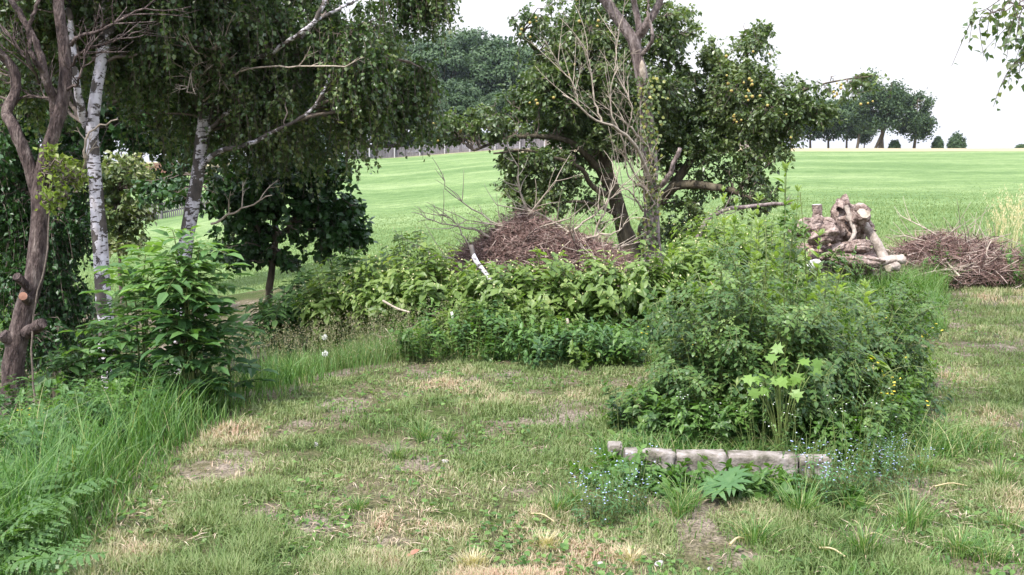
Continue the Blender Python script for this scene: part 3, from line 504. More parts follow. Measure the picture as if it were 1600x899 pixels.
# ------------------------------------------------------------------ far trees, woodland, fences
def far_crown(seed, H, Wd, nl=46, per=190, leaf=.42, low=.15):
    r = np.random.default_rng(seed); g = Geo(); q = rv(nl, r); q[:, 2] = np.abs(q[:, 2])*1.0-.25
    rad = .62+.38*r.random((nl, 1)); cs = q*rad*np.array([Wd*.5, Wd*.5, H*.42])+np.array([0, 0, H*.55]); rr = Wd*(.09+.09*r.random(nl))
    k = np.repeat(np.arange(nl), per); d = rv(len(k), r); d[:, 2] = np.where(d[:, 2] < -.3, -d[:, 2], d[:, 2]); pos = cs[k]+d*rr[k][:, None]*(.75+.4*r.random((len(k), 1)))*np.array([1, 1, .8])
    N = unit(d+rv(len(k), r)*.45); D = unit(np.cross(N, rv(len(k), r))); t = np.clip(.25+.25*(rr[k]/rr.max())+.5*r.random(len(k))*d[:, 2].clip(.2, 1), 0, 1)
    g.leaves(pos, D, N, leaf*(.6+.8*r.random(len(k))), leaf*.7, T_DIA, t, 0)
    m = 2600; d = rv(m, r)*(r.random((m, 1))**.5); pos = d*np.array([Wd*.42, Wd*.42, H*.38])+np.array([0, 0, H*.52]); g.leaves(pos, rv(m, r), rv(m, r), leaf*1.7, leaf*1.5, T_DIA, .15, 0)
    tr = Geo(); P = spline([(0, 0, -.5), (.05*Wd*.3, 0, H*.25), (0, .1, H*.6)], 8); tr.tubes(P[None], np.linspace(H*.022, H*.008, 8)[None], 8)
    b = cs[r.choice(nl, 14)]; s = P[r.integers(2, 6, 14)]; tr.tubes(bez(s, (s+b)/2, b, 5), np.linspace(H*.01, H*.003, 5)[None], 5)
    return g, tr
protos = []
for sd, (hh, ww, low) in enumerate([(20, 13, .1), (19, 15, .1), (17, 12, .1), (14, 11, .1)]):
    protos.append((far_crown(sd+11, hh, ww), hh))
made = {}
def far_tree(k, px, pyb, Y, pytop, label, group, wscale=1):
    (g, tr), hh = protos[k]; x = (px-800)/F*Y; z = gz(x, Y); top = at(px, pytop, Y)[2]; s = (top-z)/(hh*.97); rot = R.random()*6.28
    if k not in made:
        rt = thing('woodland_tree', label, 'tree', (x, Y, z), group); tr.build('trunk', M['bark_apple'], rt); g.build('crown', M['l_forest'], rt); made[k] = rt
        rt.scale = (s*wscale, s*wscale, s); rt.rotation_euler = (0, 0, rot); return rt
    return dup(made[k], (x, Y, z), rot, (s*wscale, s*wscale, s), label)
wood = [(-120, 40, 158), (-40, 20, 165), (45, 60, 155), (130, 30, 166), (215, 50, 156), (300, 30, 168), (380, 60, 156), (455, 50, 164), (520, 130, 153), (560, 70, 166), (600, 150, 152), (625, 38, 170),
        (690, 32, 168), (745, 28, 172), (790, 45, 166), (835, 60, 172), (880, 95, 170), (925, 120, 172), (970, 140, 166), (1020, 150, 172), (1070, 160, 166), (1120, 165, 174), (660, 110, 154), (720, 115, 156), (780, 130, 155)]
for i, (px, pt, Y) in enumerate(wood):
    far_tree(i % 3, px, 0, Y, pt, 'tall leafy tree in the dense wood beyond the far fence', 'trees of the wood beyond the field')
for i, (px, pt, Y) in enumerate([(1165, 160, 166), (1200, 150, 168), (1232, 158, 172), (1262, 148, 170), (1290, 152, 170), (1318, 150, 166), (1345, 190, 172)]):
    far_tree(3, px, 0, Y, pt, 'lower rounded tree in the hedge row on the crest beyond the apple tree', 'trees of the hedge row on the crest', 1.0)
for i, px in enumerate(range(470, 1190, 34)):
    far_tree(i % 3, px+R.normal()*6, 0, 153.5+R.random()*2, 203+R.normal()*6, 'dark low bush of the undergrowth along the wood edge behind the fence', 'undergrowth along the wood edge', 1.9)
# open grown trees with see-through crowns on the crest
def open_tree(px, Y, py0, py1, wpx, label, n=900, seed=1, lean=0, st=3, low=.28):
    r = np.random.default_rng(seed); x = (px-800)/F*Y; z = gz(x, Y); H = at(px, py1, Y)[2]-z; Wd = wpx*Y/F; rt = thing('crest_tree', label, 'tree', (x, Y, z)); tr = Geo(); lims = []
    for i in range(st):
        a = r.random()*6.28; rr0 = Wd*.42*r.random(); P = spline([(r.normal()*.2+(i-st/2)*.06*Wd, 0, -.4), (math.cos(a)*rr0*.3, math.sin(a)*rr0*.3, H*.3), (math.cos(a)*rr0*.8, math.sin(a)*rr0*.8, H*.62), (math.cos(a)*rr0, math.sin(a)*rr0, H*.88)], 10); lims.append(P)
    lims = np.array(lims); tr.tubes(lims, (np.linspace(.26, .05, 10))[None], 7); sk = lims[:, 3:].reshape(-1, 3)
    nb = 34; d = rv(nb, r)*(r.random((nb, 1))**.4); tg = d*np.array([Wd*.5, Wd*.4, H*(1-low)*.5])+np.array([0, 0, H*(low+(1-low)*.5)]); j = nearest(tg, sk, 1); tr.tubes(bez(sk[j], (sk[j]+tg)/2, tg, 5), np.linspace(.09, .02, 5)[None], 5); tr.build('trunk', M['bark_apple'], rt)
    g = Geo(); k = r.integers(0, nb, n*10); pos = tg[k]+r.normal(size=(len(k), 3))*Wd*.075; g.leaves(pos, rv(len(k), r), rv(len(k), r)+[0, 0, .6], .36, .28, T_DIA, np.clip(.4+.3*r.normal(size=len(k)), 0, 1)); g.build('crown', M['l_forest'], rt); return rt
open_tree(1372, 160, 228, 116, 78, 'largest open crowned tree on the crest, with several thin stems under its leaves', 1300, 21, st=3, low=.22)
open_tree(1337, 162, 228, 170, 28, 'thin small crowned tree on the crest close against the largest one', 300, 22, st=1, low=.4)
open_tree(1424, 160, 228, 148, 56, 'medium round topped tree standing alone on the crest', 800, 23, st=1, low=.15)
for (px, pyt, wpx, lab, sd) in ((1459, 213, 18, 'small pale round bush on the skyline beside the medium crest tree', 5), (1488, 206, 27, 'dense dark round bush on the skyline, last one before the open crest', 6), (1392, 219, 16, 'low scrubby bush between two crest trees', 7), (1592, 228, 24, 'low wide bush on the crest at the very edge of the picture', 9)):
    Y = 160; x = (px-800)/F*Y; z = gz(x, Y); H = max(at(px, pyt, Y)[2]-z, .6); Wd = wpx*Y/F; rt = thing('crest_bush', lab, 'bush', (x, Y, z)); r = np.random.default_rng(sd); g = Geo(); n = 1800; d = rv(n, r); d[:, 2] = np.abs(d[:, 2])
    pos = d*(.7+.3*r.random((n, 1)))*(.8+.35*vnoise(d[:, 0]*2+sd, d[:, 2]*2+d[:, 1]*1.5, .5))[:, None]*np.array([Wd/2, Wd/2, H])*np.array([1, 1, 1.0])+np.array([0, 0, -.05]); g.leaves(pos, rv(n, r), d+rv(n, r)*.5, .28, .22, T_DIA, np.clip(.3+.4*r.random(n), 0, 1)); g.build('crown', M['l_forest'], rt)
    tr = Geo(); e = pos[:12]; tr.tubes(bez(np.zeros((12, 3)), e*.4+[0, 0, .2], e, 4), np.linspace(.05, .02, 4)[None], 4); tr.build('trunk', M['bark_apple'], rt)

def box(g, a, b, t=.5, mat=0):
    a = np.array(a, float); b = np.array(b, float); v = np.array([[x, y, z] for z in (a[2], b[2]) for y in (a[1], b[1]) for x in (a[0], b[0])])
    g.raw(v[None], [(0, 2, 3, 1), (4, 5, 7, 6), (0, 1, 5, 4), (1, 3, 7, 5), (3, 2, 6, 7), (2, 0, 4, 6)], t, mat)
def fence(name, label, pts, h, mats, sec=3.0, postw=.16, board=.14, gap=.02, postmat=None, ph=.15):
    P = np.array([((px-800)/F*Y, Y) for px, Y in pts]); d = np.concatenate([[0], np.cumsum(np.linalg.norm(np.diff(P, axis=0), axis=1))]); n = max(2, int(d[-1]/sec)+1); u = np.linspace(0, d[-1], n)
    X = np.interp(u, d, P[:, 0]); Y = np.interp(u, d, P[:, 1]); o = np.array([X[0], Y[0], gz(X[0], Y[0])]); rt = thing(name, label, 'fence', o)
    for i in range(n):
        z = gz(X[i], Y[i]); g = Geo(); box(g, (X[i]-postw/2, Y[i]-.1-postw, z-.3), (X[i]+postw/2, Y[i]-.1, z+h+ph)); g.build('post', postmat or mats, rt, o)
        if i < n-1:
            L = math.hypot(X[i+1]-X[i], Y[i+1]-Y[i]); k = int(L/(board+gap)); g = Geo()
            for q in range(k):
                f = (q+.5)/k; x = X[i]+(X[i+1]-X[i])*f; y = Y[i]+(Y[i+1]-Y[i])*f; z = gz(x, y)+.04*R.random(); box(g, (x-board/2, y-.02, z-.1), (x+board/2, y+.02, z+h-.06*R.random()))
            for zz in (.3, .8): 
                x0, y0, x1, y1 = X[i], Y[i], X[i+1], Y[i+1]; z0, z1 = gz(x0, y0)+h*zz, gz(x1, y1)+h*zz
                v = np.array([[x0, y0+.03, z0], [x1, y1+.03, z1], [x1, y1+.03, z1+.1], [x0, y0+.03, z0+.1], [x0, y0+.07, z0], [x1, y1+.07, z1], [x1, y1+.07, z1+.1], [x0, y0+.07, z0+.1]])
                g.raw(v[None], [(0, 1, 2, 3), (5, 4, 7, 6), (3, 2, 6, 7), (1, 0, 4, 5)], .5)
            g.build('panel', mats, rt, o)
    return rt
fence('board_fence', 'weathered grey board fence with pale posts running along the wood beyond the pasture', [(540, 140), (610, 143), (700, 146), (850, 149)], 1.35, M['fence_grey'], sec=3.4, postmat=M['post'])
fence('board_fence', 'pinkish tan board fence on the crest seen through the apple branches', [(852, 150), (1000, 151), (1215, 152)], 1.1, M['fence_tan'], sec=4)
fence('board_fence', 'rusty brown board fence far behind the pale sunlit shrub', [(150, 146), (300, 146)], 1.9, M['fence_brown'], sec=3)
fence('paling_fence', 'grey vertical paling fence low in the dip between the white trunks', [(150, 58), (350, 62)], 1.0, M['fence_grey'], sec=2.5, board=.07, gap=.05, postw=.1)
# open shed beneath the wood
sx = (592-800)/F*149; sz = gz(sx, 149); rt = thing('open_shed', 'dark open fronted shed with shallow gabled roof behind the grey fence', 'shed', (sx, 149, sz)); o0 = np.array([sx, 149, sz])
g = Geo(); v = np.array([[-3.2, -1, 1.75], [0, -1, 2.6], [3.4, -1, 1.9], [-3.2, 3, 1.75], [0, 3, 2.6], [3.4, 3, 1.9]]); v2 = v+[0, 0, .14]; g.raw(np.concatenate([v, v2])[None], [(0, 1, 4, 3), (1, 2, 5, 4), (6, 9, 10, 7), (7, 10, 11, 8), (0, 6, 7, 1), (1, 7, 8, 2)], .5); g.build('roof', M['roof'], rt)
g = Geo(); box(g, (-3, 2.6, 0), (3.2, 2.75, 1.9)); g.build('back_wall', M['wall'], rt)
for xx in (-2.9, 0, 3.0): g = Geo(); box(g, (xx-.08, -.8, 0), (xx+.08, -.64, 1.85)); g.build('post', M['wall'], rt)
g = Geo(); box(g, (-2.3, -.2, 0), (-.4, .9, .8)); box(g, (-2.4, -.3, .78), (-.3, 1, .86)); cr = g.build('covered_crate', M['tarp'], None); cr.location = (sx, 149, sz); tag(cr, 'blue covered crate stored inside the open shed', 'crate')

# ------------------------------------------------------------------ shrubs and weeds
def stems_geo(g, n, rad, H, lean, K=8, r0=.006, curl=.25, base_r=.4, hvar=.35):
    b = np.zeros((n, 3)); a = R.random(n)*6.28; q = np.sqrt(R.random(n)); b[:, 0] = np.cos(a)*q*rad*base_r; b[:, 1] = np.sin(a)*q*rad*base_r
    e = np.zeros((n, 3)); e[:, 0] = np.cos(a)*q*rad; e[:, 1] = np.sin(a)*q*rad; e[:, 2] = H*(1-.45*q*q*lean)*(1-hvar*R.random(n)); e += R.normal(size=(n, 3))*.04
    c = b*.6+e*.4; c[:, 2] = e[:, 2]*(.6+curl); P = bez(b, c, e, K); g.tubes(P, np.linspace(r0, r0*.35, K)[None], 4, R.random(n), 1, cap=False); return P
def node_leaves(g, P, nn, L, W, tmpl, t0=.3, droop=.15, tl=None, up=.35, tipbright=.25):
    n, K = P.shape[:2]; i = np.repeat(np.arange(n), nn); u = t0+(1-t0)*np.tile(np.linspace(0, 1, nn), n)+R.normal(size=n*nn)*.01; u = np.clip(u, 0, 1)
    x = u*(K-1); a = np.clip(x.astype(int), 0, K-2); fr = (x-a)[:, None]; pos = P[i, a]*(1-fr)+P[i, a+1]*fr; T = unit(P[i, a+1]-P[i, a])
    S = unit(np.cross(T, rv(len(i)))); sc_ = (.55+.6*R.random(len(i)))*(1-.35*(u > .93)); cl = R.random(n)[i]; out = []
    for sg in (1, -1):
        D = unit(S*sg+T*up+np.array([0, 0, -droop])+R.normal(size=S.shape)*.15); N = unit(T+np.array([0, 0, .9])+R.normal(size=S.shape)*.25)
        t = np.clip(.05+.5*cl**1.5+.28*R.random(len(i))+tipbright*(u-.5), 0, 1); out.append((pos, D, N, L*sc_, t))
        if tmpl is not None: g.leaves(pos, D, N, L*sc_, W*sc_, tmpl, t, 0)
    return out
def compound(g, nodes, W, nl=2, tmpl=T_LEAF, frac=.5, droop=.25, mat=0):
    """pinnate leaves: a rachis with nl pairs of leaflets and one at the tip"""
    for pos, D, N, L, t in nodes:
        S = unit(np.cross(D, N)); Lc = L[:, None]; dr = np.array([0, 0, -1.])*droop
        tip = pos+D*Lc+dr*Lc; P = bez(pos, pos+D*Lc*.55+N*Lc*.05, tip, 4); g.tubes(P, np.full((1, 4), .0018), 3, .5, 1, cap=False)
        for k in range(nl):
            f = .4+.55*k/max(nl, 1); q = pos+D*Lc*f+dr*Lc*f*f
            for sg in (1, -1):
                d = unit(S*sg+D*.45+R.normal(size=D.shape)*.12+np.array([0, 0, -droop*.6])); g.leaves(q, d, N+R.normal(size=N.shape)*.15, L*frac, L*frac*W, tmpl, np.clip(t+R.normal(size=len(t))*.08, 0, 1), mat)
        g.leaves(tip-(D+dr)*Lc*.05, D+dr, N, L*frac*1.1, L*frac*W, tmpl, t, mat)
def dogwood(H=1.0, rad=.6, n=70, seed=0):
    g = Geo(); P = stems_geo(g, n, rad, H, 1); node_leaves(g, P, 8, .105, .06, T_LEAF, t0=.25, droop=.35); 
    q = P[:, -1]; k = np.repeat(np.arange(n), 2); g.leaves(q[k]+R.normal(size=(len(k), 3))*.03, rv(len(k)), rv(len(k)), .018, .016, T_DIA, .5, 2)
    return g
def nettle(H=.5, rad=.35, n=42):
    g = Geo(); P = stems_geo(g, n, rad, H, .5, r0=.003, base_r=.7); node_leaves(g, P, 8, .06, .034, T_LEAF, t0=.15, droop=.2); return g
def rosebush(H=1.0, rad=.7, n=80):
    g = Geo(); P = stems_geo(g, n, rad*(1+.25*R.random((n,)).mean()), H*1.1, .9, K=10, curl=.35, hvar=.6); nd = node_leaves(g, P, 11, .085, .04, None, t0=.12, droop=.2); compound(g, nd, .62, nl=2, tmpl=T_LANCE, frac=.42); return g
def elder(H=1.2, rad=.6, n=26, nn=7, L=.24, t0=.25):
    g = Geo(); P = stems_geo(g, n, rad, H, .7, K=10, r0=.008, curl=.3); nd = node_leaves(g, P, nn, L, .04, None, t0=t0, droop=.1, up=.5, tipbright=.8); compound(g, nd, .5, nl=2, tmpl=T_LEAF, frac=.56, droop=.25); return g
def tallweed(H=1.3, n=5, rad=.15):
    g = Geo(); P = stems_geo(g, n, rad, H, .1, K=12, r0=.006, curl=0, base_r=.7, hvar=.4 if n > 3 else .15); node_leaves(g, P, 26, .1, .03, T_LANCE, t0=.12, droop=.0, up=.8, tipbright=.4)
    g.leaves(np.repeat(P[:, -1], 5, 0), rv(n*5)*.6+[0, 0, .9], rv(n*5), .06, .018, T_LANCE, .7); return g
def fern(n=7, L=.6, rise=.8):
    g = Geo()
    for k in range(n):
        a = k*6.28/n+R.random()*.6; d = np.array([math.cos(a), math.sin(a), 0]); q_ = .35+.5*R.random(); P = bez(np.zeros((1, 3)), (d*L*.3+[0, 0, L*.7])[None], (d*L*(1.1-.3*q_)+[0, 0, L*(.35+.55*q_)])[None], 28)[0]
        P[:, 2] += .012*np.sin(np.linspace(0, 9, 28)+k); g.tubes(P[None], np.linspace(.003, .001, 28)[None], 3, .5, 0, cap=False); T = unit(np.gradient(P, axis=0)); S = unit(np.cross(T, [0, 0, 1.])); N = np.cross(S, T)
        for i in range(4, 28):
            w_ = L*.26*math.sin(math.pi*min(1, (i-2)/26)**.75)**.8+.012
            for sg in (1, -1):
                if i % 2: continue
                D = unit(S[i]*sg+T[i]*.45+np.array([0, 0, -.2])+R.normal(size=3)*.06); m = 5; f = np.arange(m)/m; q = P[i]+D[None]*w_*f[:, None]
                g.leaves(P[i][None], D[None], (N[i]+R.normal(size=3)*.2)[None], w_, w_*.13+.004, T_LANCE, .3+.4*R.random(), 0)
                for s2 in (1, -1):
                    g.leaves(q, np.tile(unit(T[i]*s2*.8+D*.8), (m, 1)), np.tile(N[i], (m, 1))+R.normal(size=(m, 3))*.25, w_*.2*(1-f*.8)+.004, .011*(1-.5*f), T_LANCE, np.clip(.25+.4*R.random(m)+.25*f, 0, 1), 0)
    return g
def lupin(n=9, L=.11, H=.28):
    g = Geo()
    for k in range(n):
        a = k*2.4; q = .3+.7*R.random(); c = np.array([math.cos(a)*H*.45*q, math.sin(a)*H*.45*q, H*(1.05-.6*q)]); g.tubes(bez(np.zeros((1, 3)), c[None]*[.4, .4, .8], c[None], 5), np.full((1, 5), .0025), 3, .5, 1, cap=False)
        m = 9; b = np.arange(m)*6.28/m+R.random(); up = unit(c*[1, 1, .5]*.6+[0, -.5, 1.]); A = unit(np.cross(up, [0, 1., .1])); B = np.cross(up, A)
        D = A[None]*np.cos(b)[:, None]+B[None]*np.sin(b)[:, None]+up*.12; g.leaves(np.tile(c, (m, 1)), D, np.tile(up, (m, 1)), L*(.85+.3*R.random(m)), .036, T_LANCE, .3+.6*R.random(m), 0)
    return g
def flowerweed(H=.4, rad=.2, n=14, leaf=(.035, .012), fl=.02, nfl=16):
    g = Geo(); P = stems_geo(g, n, rad, H, .4, r0=.0018, base_r=.6); node_leaves(g, P, 6, leaf[0], leaf[1], T_LANCE, t0=.1)
    k = R.integers(0, n, nfl); q = P[k, -1-R.integers(0, 2, nfl)]+R.normal(size=(nfl, 3))*[.025, .025, .015]
    for j in range(5): 
        a = j*1.2566; d = np.array([math.cos(a), math.sin(a), .25]); g.leaves(q, np.tile(d, (nfl, 1))+R.normal(size=(nfl, 3))*.25, np.tile([0, -.5, 1.], (nfl, 1)), fl*.55, fl*.5, T_DIA, R.random(nfl), 2)
    return g
def grasstuft(n=60, H=.3, rad=.07, wid=.005, lean=.6):
    g = Geo(); a = R.random(n)*6.28; b = np.stack([np.cos(a), np.sin(a), a*0], 1)*(rad*R.random((n, 1))); d = np.stack([np.cos(a+R.normal(size=n)*.5), np.sin(a+R.normal(size=n)*.5), a*0], 1)
    blades(g, b, d, H*(.6+.5*R.random(n)), wid, lean*(.4+R.random(n)), R.random(n), 4); return g
def blades(g, b, d, H, wd, lean, t, K=4, mat=0):
    n = len(b); u = np.linspace(0, 1, K)[None, :, None]; H = np.broadcast_to(H, (n,))[:, None, None]; lean = np.broadcast_to(lean, (n,))[:, None, None]
    P = b[:, None]+d[:, None]*(lean*H*u**2)+np.array([0, 0, 1.])*(H*(u-.35*np.minimum(lean, 1.6)*u**2.5)); S = unit(np.cross(d, [0, 0, 1.])+R.normal(size=(n, 3))*.35)
    w_ = (np.broadcast_to(wd, (n,))[:, None, None]*.5)*(1-u**1.6*.92); v = np.stack([P-S[:, None]*w_, P+S[:, None]*w_], 2).reshape(n, K*2, 3)
    g.raw(v, [(2*k, 2*k+1, 2*k+3, 2*k+2) for k in range(K-1)], t, mat)
def put(name, cat, label, g, mats, loc, part='foliage', group=None, rot=None, scale=1):
    rt = thing(name, label, cat, loc, group); g.build(part, mats, rt); rt.rotation_euler = (0, 0, R.random()*6.28 if rot is None else rot); rt.scale = (scale,)*3; return rt

DW = [M['l_dogwood'], M['stem'], M['bud']]
# dogwood hedge in the middle: (px, py base, height px, width px, Y, label)
hedge = [(520, 535, 120, 110, 9.2, 'low sunny end bush of the dogwood hedge nearest the dark maple'),
 (600, 545, 145, 130, 9.0, 'rounded yellow green dogwood bush with cream buds beside the meadow grass'),
 (680, 550, 170, 130, 8.9, 'dogwood bush leaning over the fallen birch stick'),
 (640, 480, 110, 130, 10.2, 'rear dogwood bush rising against the pasture above the meadow grass'),
 (770, 560, 160, 130, 8.6, 'leafy dogwood bush growing up in front of the red brush heap'),
 (850, 562, 170, 120, 8.5, 'broad leaved dogwood bush below the middle of the brush heap'),
 (930, 562, 165, 120, 8.5, 'dogwood bush in front of the brush heap toward the ivy clad trunk'),
 (1010, 555, 160, 130, 8.7, 'dogwood bush at the foot of the ivy clad trunk'),
 (1080, 545, 175, 130, 9.0, 'dogwood bush between the ivy clad trunk and the rose thicket'),
 (1150, 530, 185, 130, 9.4, 'pale flowering dogwood bush under the low apple limb'),
 (1110, 470, 130, 130, 10.6, 'rear dogwood bush below the apple crown'),
 (1210, 520, 170, 120, 9.6, 'dogwood bush next to the heap of sawn logs')]
for (px, pyb, hp, wp, Y, lab) in hedge:
    x = (px-800)/F*Y; z = gz(x, Y); H = at(px, pyb-hp, Y)[2]-z; H *= 1.1; rd = wp*.6*Y/F
    put('dogwood_bush', 'bush', lab, dogwood(H, rd, int(85*rd/.4)), DW, (x, Y, z))
# a mixed elder group left of the hedge
for (px, pyt, wp, Y, lab) in [(560, 375, 90, 10.4, 'sunlit elder shoots rising before the pasture beside the dark maple'), (480, 415, 110, 10.0, 'bluish elder bush beneath the dark maple'), (430, 455, 90, 9.3, 'grey green elder bush where the meadow grass meets the dark maple'),
    (170, 450, 50, 7.6, 'slender elder bush around the foot of the nearer white trunk'), (110, 520, 50, 7.4, 'low elder bush between plum and birch stems')]:
    x = (px-800)/F*Y; z = gz(x, Y); H = at(px, pyt, Y)[2]-z; rd = wp*.5*Y/F
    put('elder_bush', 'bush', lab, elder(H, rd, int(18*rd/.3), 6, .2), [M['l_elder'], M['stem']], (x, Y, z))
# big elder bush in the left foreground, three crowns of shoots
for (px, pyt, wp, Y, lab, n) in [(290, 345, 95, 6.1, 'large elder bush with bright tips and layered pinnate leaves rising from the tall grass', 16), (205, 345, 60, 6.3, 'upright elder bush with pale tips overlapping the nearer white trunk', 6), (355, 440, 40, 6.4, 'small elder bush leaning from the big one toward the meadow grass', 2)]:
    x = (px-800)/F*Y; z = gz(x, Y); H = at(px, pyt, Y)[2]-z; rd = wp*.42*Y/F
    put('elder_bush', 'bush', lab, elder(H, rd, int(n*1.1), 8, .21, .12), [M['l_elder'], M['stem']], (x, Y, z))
# nettles and low weeds before the hedge
for i in range(26):
    px = 650+i*16+R.normal()*9; py = 552+R.normal()*7+8*math.sin(px/45.)+ (8 if 760 < px < 980 else 0); p = ground(px, py); hh = .14+.36*R.random()**1.3
    put('nettle_clump', 'nettles', 'fresh green nettle clump at the foot of the dogwood hedge', nettle(hh, .12+.22*R.random(), 24), [M[('l_nettle', 'l_elder', 'l_dogwood')[i % 3]], M['stem']], p, group='nettles along the hedge')

# rose thicket to the right
rose = [(1075, 690, 490, 110, 5.75, 'arching end of the rose thicket reaching over the mown grass'), (1135, 700, 430, 150, 5.6, 'dark leafy rose bush behind the loose concrete blocks'), (1215, 710, 400, 160, 5.55, 'tallest and darkest rose bush in the thicket, entwined with pale stems'),
 (1295, 715, 465, 150, 5.6, 'rose bush above the last concrete block with yellow flowers before it'), (1385, 640, 480, 130, 6.2, 'rose bush trailing toward the path side'), (1180, 560, 400, 150, 7.6, 'rose bush at the rear of the thicket near the dogwoods'), (1310, 560, 430, 150, 8.0, 'rose bush at the rear of the thicket below the sawn logs'),
 (1400, 520, 445, 110, 9.0, 'low leafy rose bush beneath the log heap beside the mown path'), (1240, 480, 420, 120, 9.6, 'rose bush half hidden under the pale stump')]
for i, (px, pyb, pyt, wp, Y, lab) in enumerate(rose):
    x = (px-800)/F*Y; z = gz(x, Y); H = at(px, pyt, Y)[2]-z; rd = wp*(.5+.12*(i % 3))*Y/F
    put('rose_bush', 'bush', lab, rosebush(max(H, .35)*(.88, 1.02, .93)[i % 3], rd, int(74*rd/.4)), [M['l_rose'], M['stem']], (x, Y, z))
for (px, pyt, wp, Y, lab) in [(1265, 470, 60, 5.5, 'light green bramble with broad leaves in the front of the rose thicket'), (1345, 520, 60, 5.7, 'light green bramble among the yellow flowers'), (1180, 520, 50, 5.45, 'broad leaved bramble at the shaded foot of the tallest rose bush'), (1095, 560, 60, 5.7, 'bramble at the grassy side of the thicket above the grey stone'), (1440, 560, 60, 6.8, 'bramble at the path side edge of the thicket'), (1330, 445, 90, 8.6, 'broad leaved bramble below the pale slanting pole'), (1250, 440, 70, 8.8, 'bramble growing over the white log ends')]:
    x = (px-800)/F*Y; z = gz(x, Y); H = at(px, pyt, Y)[2]-z; rd = wp*.6*Y/F
    put('bramble', 'bush', lab, dogwood(H, rd, int(60*rd/.4)), [M['l_dogwood'], M['stem'], M['l_rose']], (x, Y, z))
for (px, pyt, Y, n, lab) in [(1245, 250, 6.9, 3, 'tallest weed stalk rising above the rose thicket with feathery top'), (1195, 330, 6.6, 3, 'pale green weed stalks through the middle of the rose thicket'), (1165, 290, 7.2, 2, 'thin weed stalk near the ivy clad trunk side of the thicket'),
    (1275, 370, 6.4, 1, 'weed stalks in front of the pale stump'), (1225, 310, 6.2, 2, 'slender weed stalk leaning in the front of the thicket'), (1320, 420, 6.8, 2, 'short weed stalk beneath the sawn logs'), (1150, 300, 8.0, 2, 'weed stalk rising before the low apple limb'), (1222, 330, 6.6, 4, 'cluster of leafy weed stalks below the feathery tallest one'), (1190, 400, 6.3, 6, 'bushy weed stalks filling the crest of the rose thicket'), (1170, 400, 6.0, 6, 'leafy weed stalks on the mown grass side of the thicket crest'),
    (1290, 440, 6.1, 5, 'leafy weed stalks on the path side of the thicket crest'), (1120, 420, 6.3, 5, 'short leafy weeds above the darkest rose leaves'), (1350, 450, 6.4, 5, 'short leafy weeds near the path end of the thicket'), (1240, 440, 5.7, 5, 'leafy weeds in the very front of the thicket')]:
    x = (px-800)/F*Y; z = gz(x, Y); H = at(px, pyt, Y)[2]-z
    put('tall_weed', 'weed', lab, tallweed(H, n, .16), [M['l_dogwood'], M['stem']], (x, Y, z))
for (px, py0, dx, dz, Y, lab) in [(1140, 600, -.45, .75, 5.6, 'long arching rose cane reaching over the mown grass'), (1080, 600, -.35, .6, 5.9, 'shorter rose cane curving above the grassy side of the thicket'), (1180, 560, -.25, 1.0, 5.8, 'rose cane rising from the crest of the thicket'), (1290, 560, .2, .95, 5.8, 'rose cane standing out above the yellow flowers'), (1380, 600, .5, .65, 6.1, 'rose cane arching toward the mown path'), (1230, 560, .05, 1.15, 5.9, 'upright rose cane among the tall weed stalks'), (1350, 620, .4, .4, 5.6, 'low rose cane trailing outward beside the flowers')]:
    x = (px-800)/F*Y; z = gz(x, Y); g = Geo(); P = bez(np.array([[0, 0, .1], [.03, .05, .1]]), np.array([[dx*.3, 0, dz*1.25], [dx*.1, .1, dz*1.1]]), np.array([[dx, -.1, dz], [dx*.6, .15, dz*1.05]]), 12); g.tubes(P, np.linspace(.005, .002, 12)[None], 4, .5, 1); compound(g, node_leaves(g, P, 16, .085, .04, None, t0=.25, droop=.2), .6, nl=2, tmpl=T_LANCE, frac=.42)
    put('rose_cane', 'rose cane', lab, g, [M['l_rose'], M['stem']], (x, Y, z), rot=0)
# sycamore seedling with bright lobed leaves
x, Y = (1232-800)/F*5.15, 5.15; z = gz(x, Y); g = Geo(); n = 20; e = np.stack([R.normal(size=n)*.1, R.normal(size=n)*.05-.02, at(1232, 575, Y)[2]-z+R.normal(size=n)*.06], 1)
g.tubes(bez(np.zeros((n, 3)), e*[.3, .3, .7], e, 5), np.full((1, 5), .003), 4, .5, 1); g.leaves(e, rv(n)*.5+np.array([0, -.5, -.5]), np.tile([0, -.8, .7], (n, 1))+rv(n)*.4, .07, .06, T_MAPLE, R.random(n)); put('sycamore_seedling', 'plant', 'bright green lobed leaf seedling in front of the rose thicket', g, [M['l_maple'], M['stem']], (x, Y, z), rot=0)
for (px, py, s, lab) in [(1135, 784, .75, 'green lupin rosette with finger leaves in front of the concrete blocks'), (1215, 690, .8, 'dark lupin leaves at the shaded foot of the rose thicket')]:
    p = ground(px, py); put('lupin_plant', 'plant', lab, lupin(8, .12, .2), [M['l_lupin'], M['stem']], p, scale=s)
